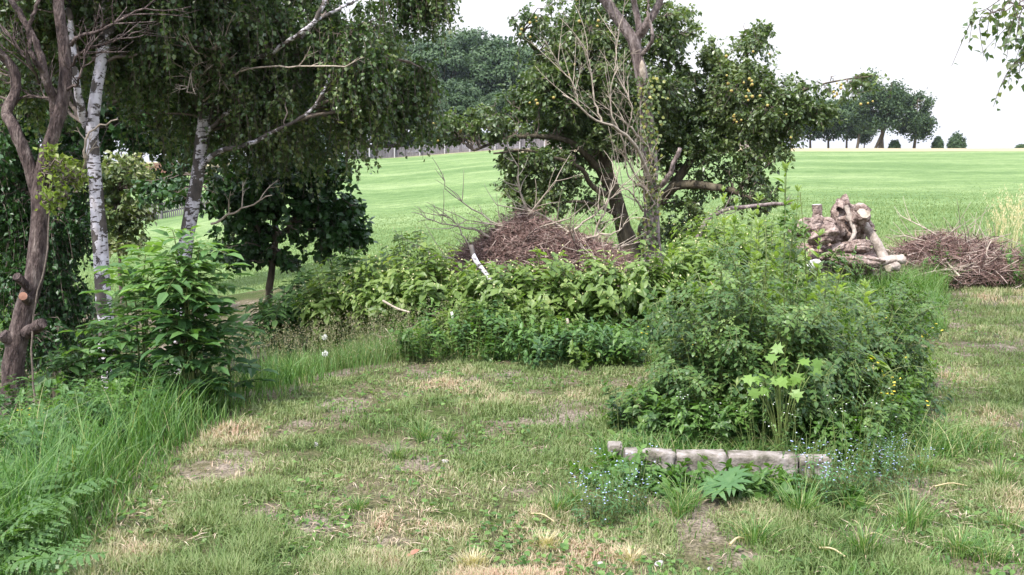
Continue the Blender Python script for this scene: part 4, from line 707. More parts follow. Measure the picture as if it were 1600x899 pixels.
# ferns bottom left
for i, (x, Y, L, n, lab) in enumerate([(-2.02, 3.6, .42, 6, 'bright bracken fern in the near corner of the grassy bank'), (-2.2, 4.3, .42, 6, 'grey green fern behind the near bracken'), (-1.66, 3.3, .32, 5, 'low bracken fern spilling onto the mown grass'), (-1.98, 3.95, .42, 6, 'fern half sunk in the long grass above the near bracken'), (-1.85, 3.42, .34, 6, 'small fern crowding the nearest bracken')]):
    put('fern', 'fern', lab, fern(n, L, 1.0), [M['l_fern'], M['stem']], (x, Y, gz(x, Y)), part='fronds')
for i, (px, py) in enumerate([(1075, 712), (1105, 715), (1140, 712), (1165, 716), (1190, 712), (1225, 716), (1262, 712), (1300, 722), (1050, 700), (1335, 730), (1375, 720), (1410, 700), (1440, 680), (1425, 640), (990, 690), (1020, 690)]):
    p = ground(px, py); p = p+[0, .12, 0]; put('low_weed', 'weed', 'low leafy weed between the concrete blocks and the rose thicket', nettle(.2+.16*R.random(), .17, 22), [M['l_nettle'] if i % 2 else M['l_rose'], M['stem']], p, group='weeds behind the blocks')
for i, (px, py) in enumerate([(940, 760), (985, 765), (1028, 772), (1085, 768), (1205, 782), (1240, 788), (1000, 756), (1055, 760), (1180, 770), (1225, 770), (1310, 790), (965, 740), (1160, 775)]):
    p = ground(px, py); put('low_weed', 'weed', 'small broad leaved weed standing before the concrete blocks', nettle(.05+.07*R.random(), .1, 11), [M['l_nettle'], M['stem']], p, group='weeds before the blocks')
for i, (px, py) in enumerate([(20, 640), (70, 620), (120, 640), (180, 650), (35, 690), (100, 680), (150, 600), (60, 590), (200, 620), (15, 740), (150, 690), (90, 740), (60, 770), (190, 700), (130, 720), (30, 600), (230, 650)]):
    p = ground(px, py); put('bank_weed', 'weed', 'leafy weed growing through the rough grass of the left bank', nettle(.3+.2*R.random(), .22, 26), [M['l_nettle'] if i % 2 else M['l_elder'], M['stem']], p, group='weeds on the left bank')
# flowers
fw = [flowerweed(.45, .18, 14, nfl=13) for _ in range(3)]; proto = None
def flowers(name, label, group, mats, gs, spots, smin=.8):
    pr = []
    for i, (px, py) in enumerate(spots):
        p = ground(px, py)
        if i < len(gs): rt = put(name, 'flower', label, gs[i], mats, p, part='stems_and_blooms', group=group); pr.append(rt)
        else: dup(pr[i % len(pr)], p, R.random()*6.28, smin+.4*R.random())
flowers('buttercup', 'yellow flowered weed at the edge of the rose thicket', 'yellow flowers round the rose thicket', [M['l_rose'], M['stem'], M['yellowfl']], fw, [(1052, 640), (1075, 655), (1040, 600), (1330, 700), (1390, 690), (1345, 650), (1420, 640), (1070, 610), (1410, 600)])
flowers('forget_me_not', 'hazy pale blue forget-me-not near the concrete blocks', 'blue flowers by the blocks', [M['l_lupin'], M['stem'], M['bluefl']], [flowerweed(.24, .16, 26, (.03, .008), .0085, 36) for _ in range(2)], [(1340, 775), (1380, 785), (1415, 760), (1300, 790), (1365, 745), (930, 825), (955, 815), (1390, 735), (975, 800), (1275, 780)])
flowers('ragwort', 'small yellow flower in the rough grass of the left bank', 'yellow flowers on the left bank', [M['l_elder'], M['stem'], M['yellowfl']], [flowerweed(.35, .2, 9, nfl=5) for _ in range(2)], [(60, 700), (100, 710), (45, 750), (230, 680), (130, 680)])
flowers('cow_parsley', 'white bud speckled weed before the rose thicket', 'white flecked weeds', [M['l_rose'], M['stem'], M['whitefl']], [flowerweed(.42, .2, 16, (.03, .01), .008, 14) for _ in range(2)], [(1200, 730), (1250, 740), (1330, 740), (1090, 705), (440, 560), (400, 585)])
for i, (px, py, lab) in enumerate([(507, 527, 'white dandelion clock standing in the meadow grass, upper of two'), (508, 553, 'white dandelion clock standing in the meadow grass, lower of two')]):
    p = at(px, py, 7.9-i*.4); z = gz(p[0], p[1]); rt = thing('dandelion_clock', lab, 'flower', (p[0], p[1], z)); g = Geo(); h = p[2]-z; g.tubes(np.array([[[0, 0, 0], [.02, 0, h*.5], [0, 0, h]]]), np.full((1, 3), .003), 4, .5, 0); g.build('stem', M['stem'], rt)
    g = Geo(); n = 160; d = rv(n); g.leaves(d*.004+[0, 0, h], d, rv(n), .022, .006, T_DIA, 1.); g.build('seed_head', M['whitefl'], rt)
# concrete blocks (low kerb)
def block(px0, px1, pyt, pyb, name, label, tilt=0, depth=.09):
    a = ground((px0+px1)/2, pyb); L = (px1-px0)/F*a[1]; H = (pyb-pyt)/F*a[1]*.9+.1; bm = bmesh.new(); bmesh.ops.create_cube(bm, size=2); bmesh.ops.subdivide_edges(bm, edges=bm.edges[:], cuts=26, use_grid_fill=True); sd = px0*.37
    half = np.array([L, depth, H])/2; c = np.array([v.co[:] for v in bm.verts])*half; n_ = np.array([v.normal[:] for v in bm.verts]); rr = .006; inner = np.clip(c, -(half-rr), half-rr); dv = c-inner; ln = np.maximum(np.linalg.norm(dv, axis=1, keepdims=True), 1e-9); edge = (np.abs(dv) > 1e-6).sum(1) > 1
    c = inner+dv/ln*np.minimum(ln, rr); k1 = fbm(c[:, 0]+c[:, 1]+sd, c[:, 2]-c[:, 1]*.7, .09)-.5; k2 = vnoise(c[:, 0]*1.3+c[:, 1]+sd+5, c[:, 2]+c[:, 1], .03)-.5; chip = np.clip(vnoise(c[:, 0]+sd*2, c[:, 1]+c[:, 2], .06)-.55, 0, 1)*edge
    c = c+n_*(.012*k1+.004*k2)[:, None]-np.sign(c)*chip[:, None]*np.array([.02, .05, .07])
    for v, q in zip(bm.verts, c): v.co = q
    me = bpy.data.meshes.new(name); bm.to_mesh(me); bm.free(); me.materials.append(M['concrete']); [setattr(p, 'use_smooth', True) for p in me.polygons]; o = bpy.data.objects.new(name, me); C.objects.link(o); o.location = (float(a[0]), float(a[1])+.03+.012*R.normal(), float(a[2])+H/2-.1); o.rotation_euler = (.05*R.normal(), tilt, -.05+.03*R.normal()); tag(o, label, 'block')
block(950, 972, 693, 735, 'concrete_block', 'narrow chipped concrete piece at the start of the block row', .02)
block(973, 1053, 697, 745, 'concrete_block', 'pale weathered concrete block with lupin in front, first long one of the row', .03)
block(1055, 1135, 702, 748, 'concrete_block', 'cracked concrete block behind the lupin leaves', -.015)
block(1137, 1246, 706, 748, 'concrete_block', 'dull brownish concrete block half hidden by weeds', .01)
block(1248, 1300, 712, 752, 'concrete_block', 'clean lit concrete block ending the row beside blue flowers', .015)
def rock(px, py, r, mat, label, sq=.6, up=.3):
    p = ground(px, py); bm = bmesh.new(); bmesh.ops.create_icosphere(bm, subdivisions=3, radius=r); s1, s2 = R.random()*50, R.random()*50
    for v in bm.verts: k = 1+.55*(float(vnoise(v.co.x+s1, v.co.y+v.co.z*1.3+s2, r*.8))-.5); v.co *= k; v.co.z *= sq
    me = bpy.data.meshes.new('stone'); bm.to_mesh(me); bm.free(); me.materials.append(mat); o = bpy.data.objects.new('stone', me); C.objects.link(o); o.location = (float(p[0]), float(p[1]), float(p[2])+r*sq*up); o.rotation_euler = (R.random(), R.random(), R.random()*6); tag(o, label, 'stone')
rock(1086, 640, .09, M['stone'], 'grey angular stone tucked under the edge of the rose thicket', .7, .7)
rock(1030, 884, .02, M['stone'], 'pale pebble in the near mown grass below the block row', .7, .1)
rock(939, 886, .014, M['stone'], 'small white pebble nearest the camera')
rock(492, 698, .018, M['stone'], 'small grey pebble in the dry patch of mown grass')
rock(1110, 893, .012, M['stone'], 'tiny white pebble at the lower edge')
rock(695, 725, .018, M['whitestone'], 'tiny pale pebble in the middle of the mown grass')
g = Geo(); g.leaves(np.array([[0, 0, .03], [.01, -.01, .03]]), np.array([[.9, .2, .5], [-.9, .1, .1]]), np.array([[-.3, -.7, .7], [.3, -.7, .6]]), [.045, .025], [.022, .016], T_LEAF, .5); p = ground(640, 880); put('fallen_leaf', 'leaf', 'curled reddish brown leaf lying on the near grass', g, M['redleaf'], p, part='blade', rot=0)

# ------------------------------------------------------------------ brush heaps
def heap(name, label, px0, px1, pyt, pyb, Y, dY, n, prof, thick=.0035, L=.35, big=14, mats=None, fine=True):
    x0, x1 = (px0-800)/F*Y, (px1-800)/F*Y; xc = (x0+x1)/2; zb = gz(xc, Y); rt = thing(name, label, 'brush heap', (xc, Y, zb)); o = np.array([xc, Y, zb]); g = Geo()
    q = R.random((n, 2)); x = x0+(x1-x0)*q[:, 0]; top = np.interp(q[:, 0], np.linspace(0, 1, len(prof)), [at(px0, v, Y)[2] for v in prof]); y = Y+dY*(q[:, 1]*2-1)
    hh = (top-zb)*np.sqrt(np.clip(1-((y-Y)/dY)**2, .05, 1)); z = zb+hh*(1-.35*R.random(n)**2); s = np.stack([x, y, z], 1); d = rv(n)*np.array([1, 1, .45]); d = unit(d); Ln = L*(.3+.9*R.random((n, 1)))
    S = bez(s-d*Ln/2, s+rv(n)*.07, s+d*Ln/2-np.array([0, 0, .03]), 5); g.tubes(S, thick*(.5+R.random((n, 1)))*np.linspace(1, .4, 5)[None], 3, np.clip(R.random(n)+.15*R.normal(size=n), 0, 1), 0, cap=False)
    if fine:
        m = n*7; k = R.integers(0, n, m); p = S[k, R.integers(0, 5, m)]; g.leaves(p, rv(m), rv(m), .06, .006, T_DIA, R.random(m)*.7, 0)
    g.build('brushwood', mats or M['brush'], rt, o)
    for k in range(big):
        g = Geo(); i = R.integers(0, n); a = s[i]+[0, -.05, .02]; dd = unit(np.array([R.normal(), R.normal()*.5, .25+.4*R.random()])); LL = .5+.7*R.random(); P = spline([a-dd*LL*.5, a+rv(1)[0]*.06, a+dd*LL*.5+[0, 0, -.05]], 9); g.tubes(P[None], np.linspace(.014, .005, 9)[None], 6, .5, 0)
        m = 7; ii = R.integers(3, 9, m); e = P[ii]+unit(dd+rv(m)*.8)*(.2+.25*R.random((m, 1))); g.tubes(bez(P[ii], (P[ii]+e)/2+rv(m)*.03, e, 5), np.linspace(.005, .0015, 5)[None], 4, .5, 0); g.build('dry_branch', M['deadtwig'], rt, o)
    return rt, o
rt, o = heap('brush_heap', 'big heap of reddish dead brushwood behind the dogwoods and beside the ivy clad trunk', 690, 985, 335, 430, 10.2, .7, 6500, [430, 395, 375, 350, 332, 350, 365, 375, 385, 430], big=16)
rt2, o2 = heap('brush_heap', 'low spread of reddish twigs and clippings at the end of the mown path', 1400, 1592, 365, 450, 12.4, .7, 2600, [425, 384, 372, 366, 386, 374, 398, 392], big=18, thick=.0045, L=.45)
rt3, o3 = heap('brush_heap', 'small tangle of dead stems in front of the dogwoods below the birch stick', 600, 790, 470, 560, 8.5, .25, 420, [545, 520, 505, 490, 490, 505, 530], big=0, L=.35, fine=False)
# long bare branches sticking up from the heap
for pts in ([(770, 420), (735, 385), (712, 350), (690, 335)], [(860, 395), (835, 375), (800, 355), (770, 345), (700, 300), (692, 283)], [(850, 400), (845, 375), (815, 360), (770, 350), (735, 345), (705, 355)], [(850, 390), (830, 340), (812, 300), (808, 260), (790, 225)], [(880, 370), (910, 350), (945, 320), (980, 285)], [(905, 375), (935, 368), (965, 362), (985, 340)], [(925, 395), (930, 365), (945, 330), (960, 285), (968, 260)], [(790, 380), (740, 360), (690, 350), (660, 335)]):
    g = Geo(); sk = limb_geo(g, [([(a, b, 10.1-.02*i) for i, (a, b) in enumerate(pts)], .016, .004)], 0, sides=6, K=14, wig=.008); m = 10; ii = R.integers(4, 14, m); dd = unit(sk[-1]-sk[0]); e = sk[ii]+unit(dd*.7+rv(m)*.8+[0, 0, .2])*(.12+.28*R.random((m, 1)))
    S = bez(sk[ii], (sk[ii]+e)/2+rv(m)*.04, e, 6); g.tubes(S, np.linspace(.005, .0015, 6)[None], 4, .5, 0); g.build('dry_branch', M['deadtwig'], rt, o)

# ------------------------------------------------------------------ sawn logs, stump
def rlog(name, label, a, b, r0, r1, bark=None, cut=None, rough=.1, K=12, sides=18, bend=.0, cat='log'):
    a = np.array(a); b = np.array(b); g = Geo(); m = (a+b)/2+rv(1)[0]*bend; P = spline([a, m, b], K); T = unit(np.gradient(P, axis=0)); A = unit(np.cross(T, [0, .3, 1.])); B = np.cross(T, A); th = np.arange(sides)*2*np.pi/sides; rr = np.linspace(r0, r1, K)[:, None]*np.ones((1, sides))
    ph = R.random(4)*6; U = np.linspace(0, 1, K)[:, None]; rr *= 1+rough*(np.sin(th*2+ph[0]+U*3)+.7*np.sin(th*3+ph[1]-U*5)+.5*np.sin(th*5+ph[2]+U*9))*.6+rough*.5*R.normal(size=rr.shape)
    ring = P[:, None]+rr[..., None]*(A[:, None]*np.cos(th)[None, :, None]+B[:, None]*np.sin(th)[None, :, None]); g.raw(ring.reshape(1, -1, 3), [(k*sides+j, k*sides+(j+1) % sides, (k+1)*sides+(j+1) % sides, (k+1)*sides+j) for k in range(K-1) for j in range(sides)], .5, 0, True)
    for e, kk, sgn in ((P[0], 0, -1), (P[-1], K-1, 1)):
        d = T[kk]*sgn; v = np.concatenate([ring[kk]*.985+P[kk]*.015+d*.002, [P[kk]+d*.006]]); g.raw(v[None], [(i, (i+1) % sides, sides) for i in range(sides)], .5, 1)
    o = g.build(name, [bark or M['logbark'], cut or M['cut']], None, a); o.location = [float(q) for q in a]; tag(o, label, cat); return o
Yl = 11.6; A_ = lambda px, py, dy=0: at(px, py, Yl+dy)
zl = gz((1320-800)/F*Yl, Yl)
# mound of earth and rotten bark that carries the logs
def lump(name, label, cat, c, r, seed, amp=.5, fine=.2, mat=None, parent=None, sub=5, tilt=(0, 0, 0)):
    rr = np.random.default_rng(seed); o1, o2, o3 = rr.random(3)*40; bm = bmesh.new(); bmesh.ops.create_icosphere(bm, subdivisions=sub, radius=1)
    co = np.array([v.co[:] for v in bm.verts]); n_ = unit(co); x, y, z = n_.T
    k = 1+amp*(fbm(x*1.1+o1+z*.7, y*1.1+z*1.3+o2, .8)-.5)*2+fine*(fbm(x*3+o2, z*3+y*2+o3, .7)-.5)*2+fine*.5*(vnoise(x*9+o3, z*7+y*8, .6)-.5)*2
    co = n_*k[:, None]*np.array(r)
    for v, q in zip(bm.verts, co): v.co = q
    me = bpy.data.meshes.new(name); bm.to_mesh(me); bm.free(); me.materials.append(mat or M['logbark']); [setattr(p, 'use_smooth', True) for p in me.polygons]
    ob = bpy.data.objects.new(name, me); C.objects.link(ob); ob.location = [float(q) for q in c]; ob.rotation_euler = tilt
    if parent is not None: ob.parent = parent
    else: tag(ob, label, cat)
    return ob
lump('root_mound', 'earthy mound of rotten bark and roots beneath the sawn logs', 'mound', ((1325-800)/F*Yl, Yl+.35, zl+.05), (.62, .5, .52), 4, .3, .15)
lump('root_mound', 'lower spill of brown bark and soil on the near side of the log heap', 'mound', ((1275-800)/F*Yl, Yl+.1, zl-.05), (.42, .4, .42), 9, .3, .15)
# stump: root plate torn from the ground, standing on edge
st_c = A_(1322, 352, .12)
stump = lump('tree_stump', 'big torn stump with pale bark standing upright on top of the log heap', 'stump', st_c, (.21, .18, .3), 21, .38, .1)
org = np.array(st_c)
def rootpart(pts, r0, r1, mat=None):
    g = Geo(); P = spline([A_(*p) for p in pts], 12); rr = np.linspace(r0, r1, 12)*(1+.25*R.normal(size=12)); g.tubes(P[None], rr[None], 10, .5, 0, rough=.12); g.build('root', mat or M['logbark'], stump, org)
rootpart([(1330, 345, -.05), (1340, 326, -.12), (1350, 330, -.2), (1352, 347, -.2)], .075, .05)
rootpart([(1322, 322, -.12), (1330, 345, -.2), (1335, 365, -.26), (1322, 385, -.3)], .028, .016, M['logpale'])
rootpart([(1308, 378, -.05), (1292, 352, -.2), (1276, 345, -.25), (1258, 356, -.28)], .07, .05)
rootpart([(1318, 365, -.05), (1302, 352, -.2), (1290, 346, -.24), (1284, 354, -.27)], .06, .035)
rootpart([(1345, 360, -.02), (1358, 350, -.1), (1362, 362, -.15)], .06, .04)
rootpart([(1330, 330, .05), (1318, 318, 0), (1312, 328, -.08)], .05, .04)
lump('log', 'fat curled chunk of pale bark lying at the near end of the heap', 'log', A_(1262, 358, -.3), (.2, .14, .11), 31, .4, .08, tilt=(0, -.25, .2))
lump('log', 'bowl shaped chunk of reddish heartwood below the curled bark', 'log', A_(1286, 368, -.42), (.16, .12, .1), 33, .4, .08, mat=M['logbark'], tilt=(0, -.5, 0))
rlog('log', 'short upright sawn log with white top at the near end of the heap', A_(1277, 365, .05), A_(1276, 320, .05), .075, .052, rough=.2, cut=M['whitestone'])
rlog('log', 'thick round knob of wood with pale cut face beside the stump top', A_(1338, 350, -.15), A_(1350, 334, -.3), .1, .07, rough=.2)
rlog('log', 'straight pale pole slanting down the far side of the heap', A_(1350, 350, -.12), A_(1383, 410, -.3), .05, .058, bark=M['logpale'], rough=.1, bend=.02)
rlog('log', 'pale log lying flat at the foot of the heap toward the path', A_(1360, 412, -.45), A_(1410, 406, -.3), .04, .06, bark=M['logpale'], rough=.14, bend=.02)
rlog('log', 'short stub of log beneath the flat pale one', A_(1388, 419, -.5), A_(1402, 417, -.4), .04, .045, rough=.15, bark=M['logpale'])
rlog('log', 'thin white barked log poking out among the leaves below the heap', A_(1238, 426, -.7), A_(1268, 418, -.65), .045, .05, bark=M['whitestone'], cut=M['cut'], rough=.2)
rlog('log', 'short white log end next to the thin white one', A_(1262, 415, -.6), A_(1278, 412, -.5), .05, .05, bark=M['whitestone'], cut=M['cut'], rough=.2)
lump('log', 'brown rotten log across the middle of the heap', 'log', A_(1330, 388, -.35), (.26, .1, .08), 41, .35, .12, tilt=(0, -.15, 0))
lump('log', 'lower brown log half covered with leaves on the heap', 'log', A_(1338, 408, -.45), (.28, .1, .075), 43, .35, .12, mat=M['logbark'], tilt=(0, .05, 0))
lump('log', 'split log fragment between the curled bark and the rotten log', 'log', A_(1300, 392, -.4), (.16, .08, .05), 47, .35, .12, mat=M['logbark'], tilt=(0, -.5, 0))
# bark flakes on the mound
g = Geo(); n = 1100; d = rv(n); d[:, 2] = np.abs(d[:, 2]); d[:, 1] = -np.abs(d[:, 1]); p = d*[.66, .55, .52]+np.array([(1318-800)/F*Yl, Yl+.3, zl]); g.leaves(p, rv(n)*[1, .4, .3], d+rv(n)*.4, .1, .035, T_LANCE, R.random(n), 0); ob = g.build('bark_litter', M['brush']); tag(ob, kind='stuff')
# birch sticks
def stick(label, pts, r0, r1, mat):
    P = spline([at(*p) for p in pts], 12); o = P[0]; g = Geo(); g.tubes(P[None], np.linspace(r0, r1, 12)[None], 8, .5, 0, rough=.06); ob = g.build('fallen_stick', mat, None, o); ob.location = [float(a) for a in o]; tag(ob, label, 'stick')
stick('white peeled birch stick leaning in the dogwoods beside the brush heap', [(736, 385, 8.6), (742, 405, 8.5), (757, 425, 8.45), (768, 440, 8.4)], .022, .018, M['birch'])
stick('short white broken stick standing low in the hedge front', [(706, 488, 8.1), (708, 505, 8.05), (704, 520, 8.0)], .012, .01, M['whitestone'])
stick('thin white stick standing on the lower side of the middle nettles', [(886, 498, 8.0), (890, 520, 7.95), (893, 538, 7.9)], .012, .009, M['deadtwig'])
stick('straight dry stalk leaning over the concrete blocks', [(1000, 705, 5.4), (1018, 688, 5.45), (1036, 670, 5.5)], .004, .003, M['pampas'])
for i, (x0, y0, x1, y1, Y, lb) in enumerate([(1290, 712, 1248, 600, 5.4, 'pale stalk leaning at the front of the thicket above the last block'), (1275, 700, 1262, 560, 5.5, 'straight pale stalk beside the sycamore seedling'), (1190, 470, 1196, 350, 6.1, 'pale vertical stalk at the thicket crest'), (1150, 520, 1110, 440, 5.8, 'thin dry cane slanting over the grassy side of the thicket'), (1260, 520, 1250, 300, 6.2, 'longest pale stalk standing above the thicket'), (1340, 690, 1365, 570, 5.6, 'dry stalk among the yellow flowers'), (1085, 640, 1110, 560, 5.6, 'short dry cane above the grey stone')]):
    stick(lb, [(x0, y0, Y), ((x0+x1)/2+4, (y0+y1)/2, Y-.03), (x1, y1, Y)], .005, .003, M['pampas'] if i % 2 else M['stem'])
for i, (px, py) in enumerate([(1420, 436), (1500, 442), (1530, 438), (1560, 444), (1590, 440), (1590, 448), (1450, 444), (1470, 448)]):
    p = ground(px, py); put('low_weed', 'weed', 'weed growing at the foot of the twig heap by the mown path', nettle(.3+.25*R.random(), .25, 24), [M['l_nettle'], M['stem']], p, group='weeds before the twig heap')
stick('brown cane lying slanted in the dogwood front', [(598, 470, 8.3), (620, 482, 8.25), (640, 488, 8.2)], .01, .008, M['deadtwig'])
for i, (px, py, l2, r) in enumerate([(1280, 870, 40, .005), (1350, 850, 30, .004), (1140, 865, 22, .006), (830, 815, 36, .004), (1460, 770, 50, .004)]):
    p = ground(px, py); q = ground(px+l2, py-12*(i % 3-1)); P = spline([p+[0, 0, .03], (p+q)/2+[0, 0, .045], q+[0, 0, .03]], 6); g = Geo(); g.tubes(P[None], np.linspace(r, r*.6, 6)[None], 5); ob = g.build('fallen_twig', M['pampas'], None, p); ob.location = [float(a) for a in p]; tag(ob, 'thin dry twig lying on the mown grass', 'twig', 'dry twigs on the grass')

# ------------------------------------------------------------------ grasses
def lawnmask(x, y): return (x > xedge(y)-.05*R.random(len(x))) 
def scatter(n, y0, y1, pw=1.6, s=.56):
    # density falls with distance as it does in the picture
    u = R.random(n); k = 1-pw; y = (y0**k+(y1**k-y0**k)*u)**(1/k); x = (R.random(n)*2-1)*s*(y+.4); return x, y
x, y = scatter(560000, 3.3, 12.5, 1.5); m = lawnmask(x, y) & ~((y > 8.3) & (x < 3.6)) ; x, y = x[m], y[m]; n = len(x)
pn = fbm(x, y, .5); dn = fbm(x+31, y+7, .7); gapn = fbm(x-11, y+3, .2); bare_ = fbm(x+77, y-15, .6)
keep = R.random(n) < np.clip(.4+3.2*(gapn-.4), .1, 1)*np.clip(1-(bare_-.62)*9, .06, 1); x, y, pn, dn, gapn = x[keep], y[keep], pn[keep], dn[keep], gapn[keep]; n = len(x)
dry = np.clip((dn-.47)*3.4+.55*np.exp(-((x+.5)**2/1.3+(y-3.95)**2/1.0))+.3*np.exp(-((x+1.45)**2/.08+(y-5.4)**2/1.2))-.12*(y > 6.3), 0, 1)
t = np.clip(R.random(n)*.34+.12*(gapn > .5)+dry*.6*(.35+.9*R.random(n)), 0, 1); z = terrain(x, y); a = R.random(n)*6.28
H = (.016+.02*R.random(n))*(1+1.6*np.clip(pn-.5, 0, 1)*4+1.2*np.clip(gapn-.5, 0, .3)*2); lay = R.random(n) < .1
g = Geo(); blades(g, np.stack([x, y, z-.004], 1), np.stack([np.cos(a), np.sin(a), a*0], 1), H, .0033+.0006*y, np.where(lay, 1.8, .15+.55*R.random(n)), t, 3)
o = g.build('mown_grass', M['grass']); tag(o, kind='stuff')
# clover and plantain leaves in the sward
x, y = scatter(13000, 3.3, 9, 1.5); pn = fbm(x+3, y-9, .45); m = lawnmask(x, y) & (R.random(len(x)) < np.clip((pn-.45)*4, .04, 1)); x, y = x[m], y[m]; n = len(x); g = Geo()
g.leaves(np.stack([x, y, terrain(x, y)+.012+.02*R.random(n)], 1), rv(n)*[1, 1, .3], np.array([0, 0, 1.])+rv(n)*.5, .022+.02*R.random(n), .018+.01*R.random(n), T_LEAF, R.random(n)); o = g.build('clover', M['l_nettle']); tag(o, kind='stuff')
# straw clippings
x, y = scatter(8000, 3.3, 8, 1.5); dn = fbm(x+31, y+7, .8); m = lawnmask(x, y) & (R.random(len(x)) < np.clip((dn-.4)*4, .1, 1)); x, y = x[m], y[m]; n = len(x); g = Geo()
g.leaves(np.stack([x, y, terrain(x, y)+.01+.02*R.random(n)], 1), rv(n)*[1, 1, .12], np.array([0, 0, 1.])+rv(n)*.3, .05+.05*R.random(n), .004, T_DIA, R.random(n)); o = g.build('straw_clippings', M['grass_dry']); tag(o, kind='stuff')
# tall grass of the left bank
def tall(name, x, y, Hf, wd, mat, lean=.5, K=6, tf=None, minr=0):
    n = len(x); a = R.random(n)*6.28; z = terrain(x, y); g = Geo(); t = np.clip((R.random(n) if tf is None else tf), 0, 1)
    blades(g, np.stack([x, y, z-.01], 1), np.stack([np.cos(a), np.sin(a), a*0], 1), Hf, wd, lean*(.3+1.2*R.random(n)), t, K); o = g.build(name, mat); tag(o, kind='stuff'); return o
x, y = scatter(90000, 3.2, 8.6, 1.2, .62); d = xedge(y)-x; cl = fbm(x, y, .3); m = (d > -.03) & (d < 3.4) & (R.random(len(x)) < np.clip(1.25-.9*np.clip(d-.25, 0, 2), .13, 1)*np.clip(.3+2.5*(cl-.35), .15, 1)); x, y, d, cl = x[m], y[m], d[m], cl[m]
near = np.clip(d/.25, .25, 1)*np.where(y > 6.8, .62, 1)*np.where(d > .8, .6, 1)
gp = fbm(x+9, y+4, .7)
tall('tall_grass', x, y, (.2+.3*R.random(len(x)))*near*(.7+.6*cl), .0045+.003*R.random(len(x)), M['tgrass'], .55, 6, R.random(len(x))*.7+.3*(R.random(len(x)) < .05)+.25*np.exp(-d/.15)+np.where((d > .75), np.clip((gp-.38)*3, 0, .6), 0))
# rougher grass along the hedge front and around the thicket
x, y = scatter(60000, 6.4, 9.6, 1.2, .35); yb = np.interp(x, [-1.6, -.5, .5, 1.2], [8.2, 8.3, 8.1, 8.0]); m = (x < 1.3) & (np.abs(y-yb) < .5) & (x > -1.9); x, y = x[m], y[m]
tall('hedge_grass', x, y, (.08+.2*R.random(len(x)))*(1+(fbm(x, y, .4)-.5)), .005, M['tgrass'], .7, 5)
px = R.random(26000); x = .75+2.5*R.random(26000); y = 5.0+3.0*R.random(26000); dd = np.minimum(np.abs(x-1.9)/1.3, 9); yc = 5.35+.1*np.sin(x*4); m = (np.abs(y-yc) < .3*R.random(26000)**.5*1.3) & (fbm(x, y, .35) > .4) & ((x > 1.85) | (y < 5.25) | (y > 5.62)); x, y = x[m], y[m]
xb = .45+1.5*R.random(2600); yb_ = 4.95+.36*R.random(2600)**.7; x = np.concatenate([x, xb]); y = np.concatenate([y, yb_])
tall('thicket_grass', x, y, (.05+.15*R.random(len(x)))*(1+(x > 1.9)*.5), .005, M['tgrass'], .8, 5)
x = 2.6+3.8*R.random(34000); y = 8.6+4.4*R.random(34000); xr = x/y*F+800; m = ((xr < 1480+10*np.sin(y*5)) | ((y > 11.2) & (fbm(x, y, .7) > .42))) & (xr > 1290); x, y = x[m], y[m]
tall('path_edge_grass', x, y, (.08+.17*R.random(len(x)))*(1+.8*((y > 10.8) & (fbm(x, y, .5) > .55))), .007, M['tgrass'], .6, 5, .3+.5*R.random(len(x)))
x, y = scatter(16000, 3.4, 9, 1.3, .56); cl = fbm(x+50, y+20, .35); m = lawnmask(x, y) & (cl > .6) & (x > .2); x, y = x[m], y[m]
tall('rough_tussocks', x, y, .05+.1*R.random(len(x)), .005, M['tgrass'], .8, 5, .2+.6*R.random(len(x)))
# feathery dry meadow grass behind the tall grass
x, y = scatter(5200, 6.6, 9.2, 1.1, .5); m = (x < .1) & (x > -2.6) & (y > 7.0) & (y < 8.8) & (x < xedge(y)+.25); x, y = x[m], y[m]; n = len(x); z = terrain(x, y); H = .25+.25*R.random(n); a = R.random(n)*6.28; d = np.stack([np.cos(a), np.sin(a), a*0], 1)
g = Geo(); b = np.stack([x, y, z], 1); blades(g, b, d, H, .0025, .25, .3*R.random(n), 4); k = np.repeat(np.arange(n), 7); f = .65+.4*R.random(len(k)); q = b[k]+d[k]*(.25*H[k]*f*f)[:, None]+np.array([0, 0, 1.])*(H[k]*f*.92)[:, None]+R.normal(size=(len(k), 3))*.012
g.leaves(q, rv(len(k))+[0, 0, 1], rv(len(k)), .014, .005, T_DIA, .3+.7*R.random(len(k)), 0); o = g.build('meadow_grass', M['seed']); tag(o, kind='stuff')
# pale dry grasses by the path
for (px, pyt, Y, n, lab) in [(1583, 280, 13.6, 34, 'tall clump of pale straw coloured grass stalks at the edge of the pasture'), (1560, 295, 13.9, 12, 'thinner pale grass stalks beside the tall straw clump')]:
    x = (px-800)/F*Y; z = gz(x, Y); H = at(px, pyt, Y)[2]-z; g = Geo(); a = R.random(n)*6.28; b = np.stack([R.normal(size=n)*.06, R.normal(size=n)*.06, a*0], 1); d = np.stack([np.cos(a), np.sin(a), a*0], 1); hh = H*(.55+.45*R.random(n)); blades(g, b, d, hh, .005, .3*(.2+R.random(n)), R.random(n), 6)
    k = np.repeat(np.arange(n), 26); f = .62+.38*R.random(len(k)); q = b[k]+d[k]*(.2*hh[k]*f*f)[:, None]+np.array([0, 0, 1.])*(hh[k]*f*.97)[:, None]+R.normal(size=(len(k), 3))*.008; g.leaves(q, rv(len(k))*.4+[0, 0, 1], rv(len(k)), .04, .006, T_DIA, .5+.5*R.random(len(k)), 0); put('pampas_clump', 'grass', lab, g, M['pampas'], (x, Y, z), part='stalks', rot=0)
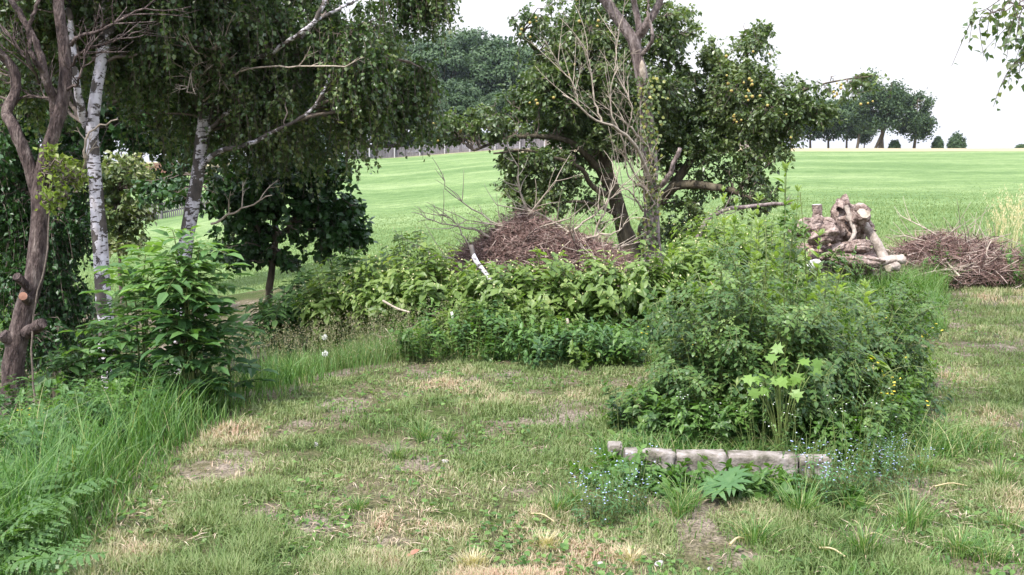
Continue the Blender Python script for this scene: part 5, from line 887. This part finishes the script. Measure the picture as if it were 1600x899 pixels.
# tussocks on the lawn and in front of the blocks
TG = [grasstuft(120, .17, .07, .004, .7), grasstuft(110, .13, .07, .004, .8)]; TS = [grasstuft(260, .15, .09, .0035, .35), grasstuft(220, .13, .08, .0035, .4)]
for (name, lab, grp, mat, spots, hs) in [('grass_tussock', 'fresh green grass tussock on the mown ground', 'green tussocks', M['tgrass'], [(1070, 795), (870, 805), (900, 790), (1330, 800), (1420, 830), (1290, 870), (1350, 870), (1180, 850), (1440, 740), (1500, 870), (1560, 760), (1570, 830), (620, 720), (700, 690), (660, 690), (560, 800), (1060, 810), (1545, 880), (1250, 810)], 1),
    ('straw_tussock', 'straw coloured clipped tussock in the near grass', 'straw tussocks', M['pampas'], [(852, 852), (985, 876), (740, 885)], .4)]:
    pr = []
    for i, (px, py) in enumerate(spots):
        p = ground(px, py)
        if i < 2: rt = put(name, 'grass', lab, (TG if hs == 1 else TS)[i], mat, p, part='blades', group=grp); rt.scale = (hs if hs == 1 else .8, hs if hs == 1 else .8, hs); pr.append(rt)
        else: s = .7+.5*R.random(); dup(pr[i % 2], p, R.random()*6, ((.8 if hs < 1 else 1)*s, (.8 if hs < 1 else 1)*s, hs*s))
# grass blades of the pasture near its edge
n = 110000; u = R.random(n); y = (15.5**-.6+(42**-.6-15.5**-.6)*u)**(1/-.6); x = (R.random(n)*2-1)*.54*y
m = (x/y*F+800 > 100) ; x, y = x[m], y[m]; n = len(x)
g = Geo(); a = R.random(n)*6.28; blades(g, np.stack([x, y, terrain(x, y)-.02], 1), np.stack([np.cos(a), np.sin(a), a*0], 1), (.05+.05*R.random(n))*(1-.6*sstep(18, 40, y)), .006+.0009*y, .5*R.random(n)+.1, np.clip(.15+.5*fbm(x, y, 2.2)+.3*R.random(n), 0, 1), 3)
o = g.build('pasture_grass', M['fgrass']); tag(o, kind='stuff')

# ------------------------------------------------------------------ summer haze in the air
bm = bmesh.new(); bmesh.ops.create_cube(bm, size=1); me = bpy.data.meshes.new('haze'); bm.to_mesh(me); bm.free(); hz = bpy.data.objects.new('haze', me); C.objects.link(hz)
hz.scale = (12600, 2600+60, 80); hz.location = (0, 1280, 10); tag(hz, kind='stuff')
m, n_, out_ = newmat('haze'); pv = n_.nodes.new('ShaderNodeVolumePrincipled'); pv.inputs['Color'].default_value = (.8, .89, 1, 1); pv.inputs['Density'].default_value = .00012; pv.inputs['Anisotropy'].default_value = .3; n_.links.new(pv.outputs[0], out_.inputs['Volume']); me.materials.append(m)
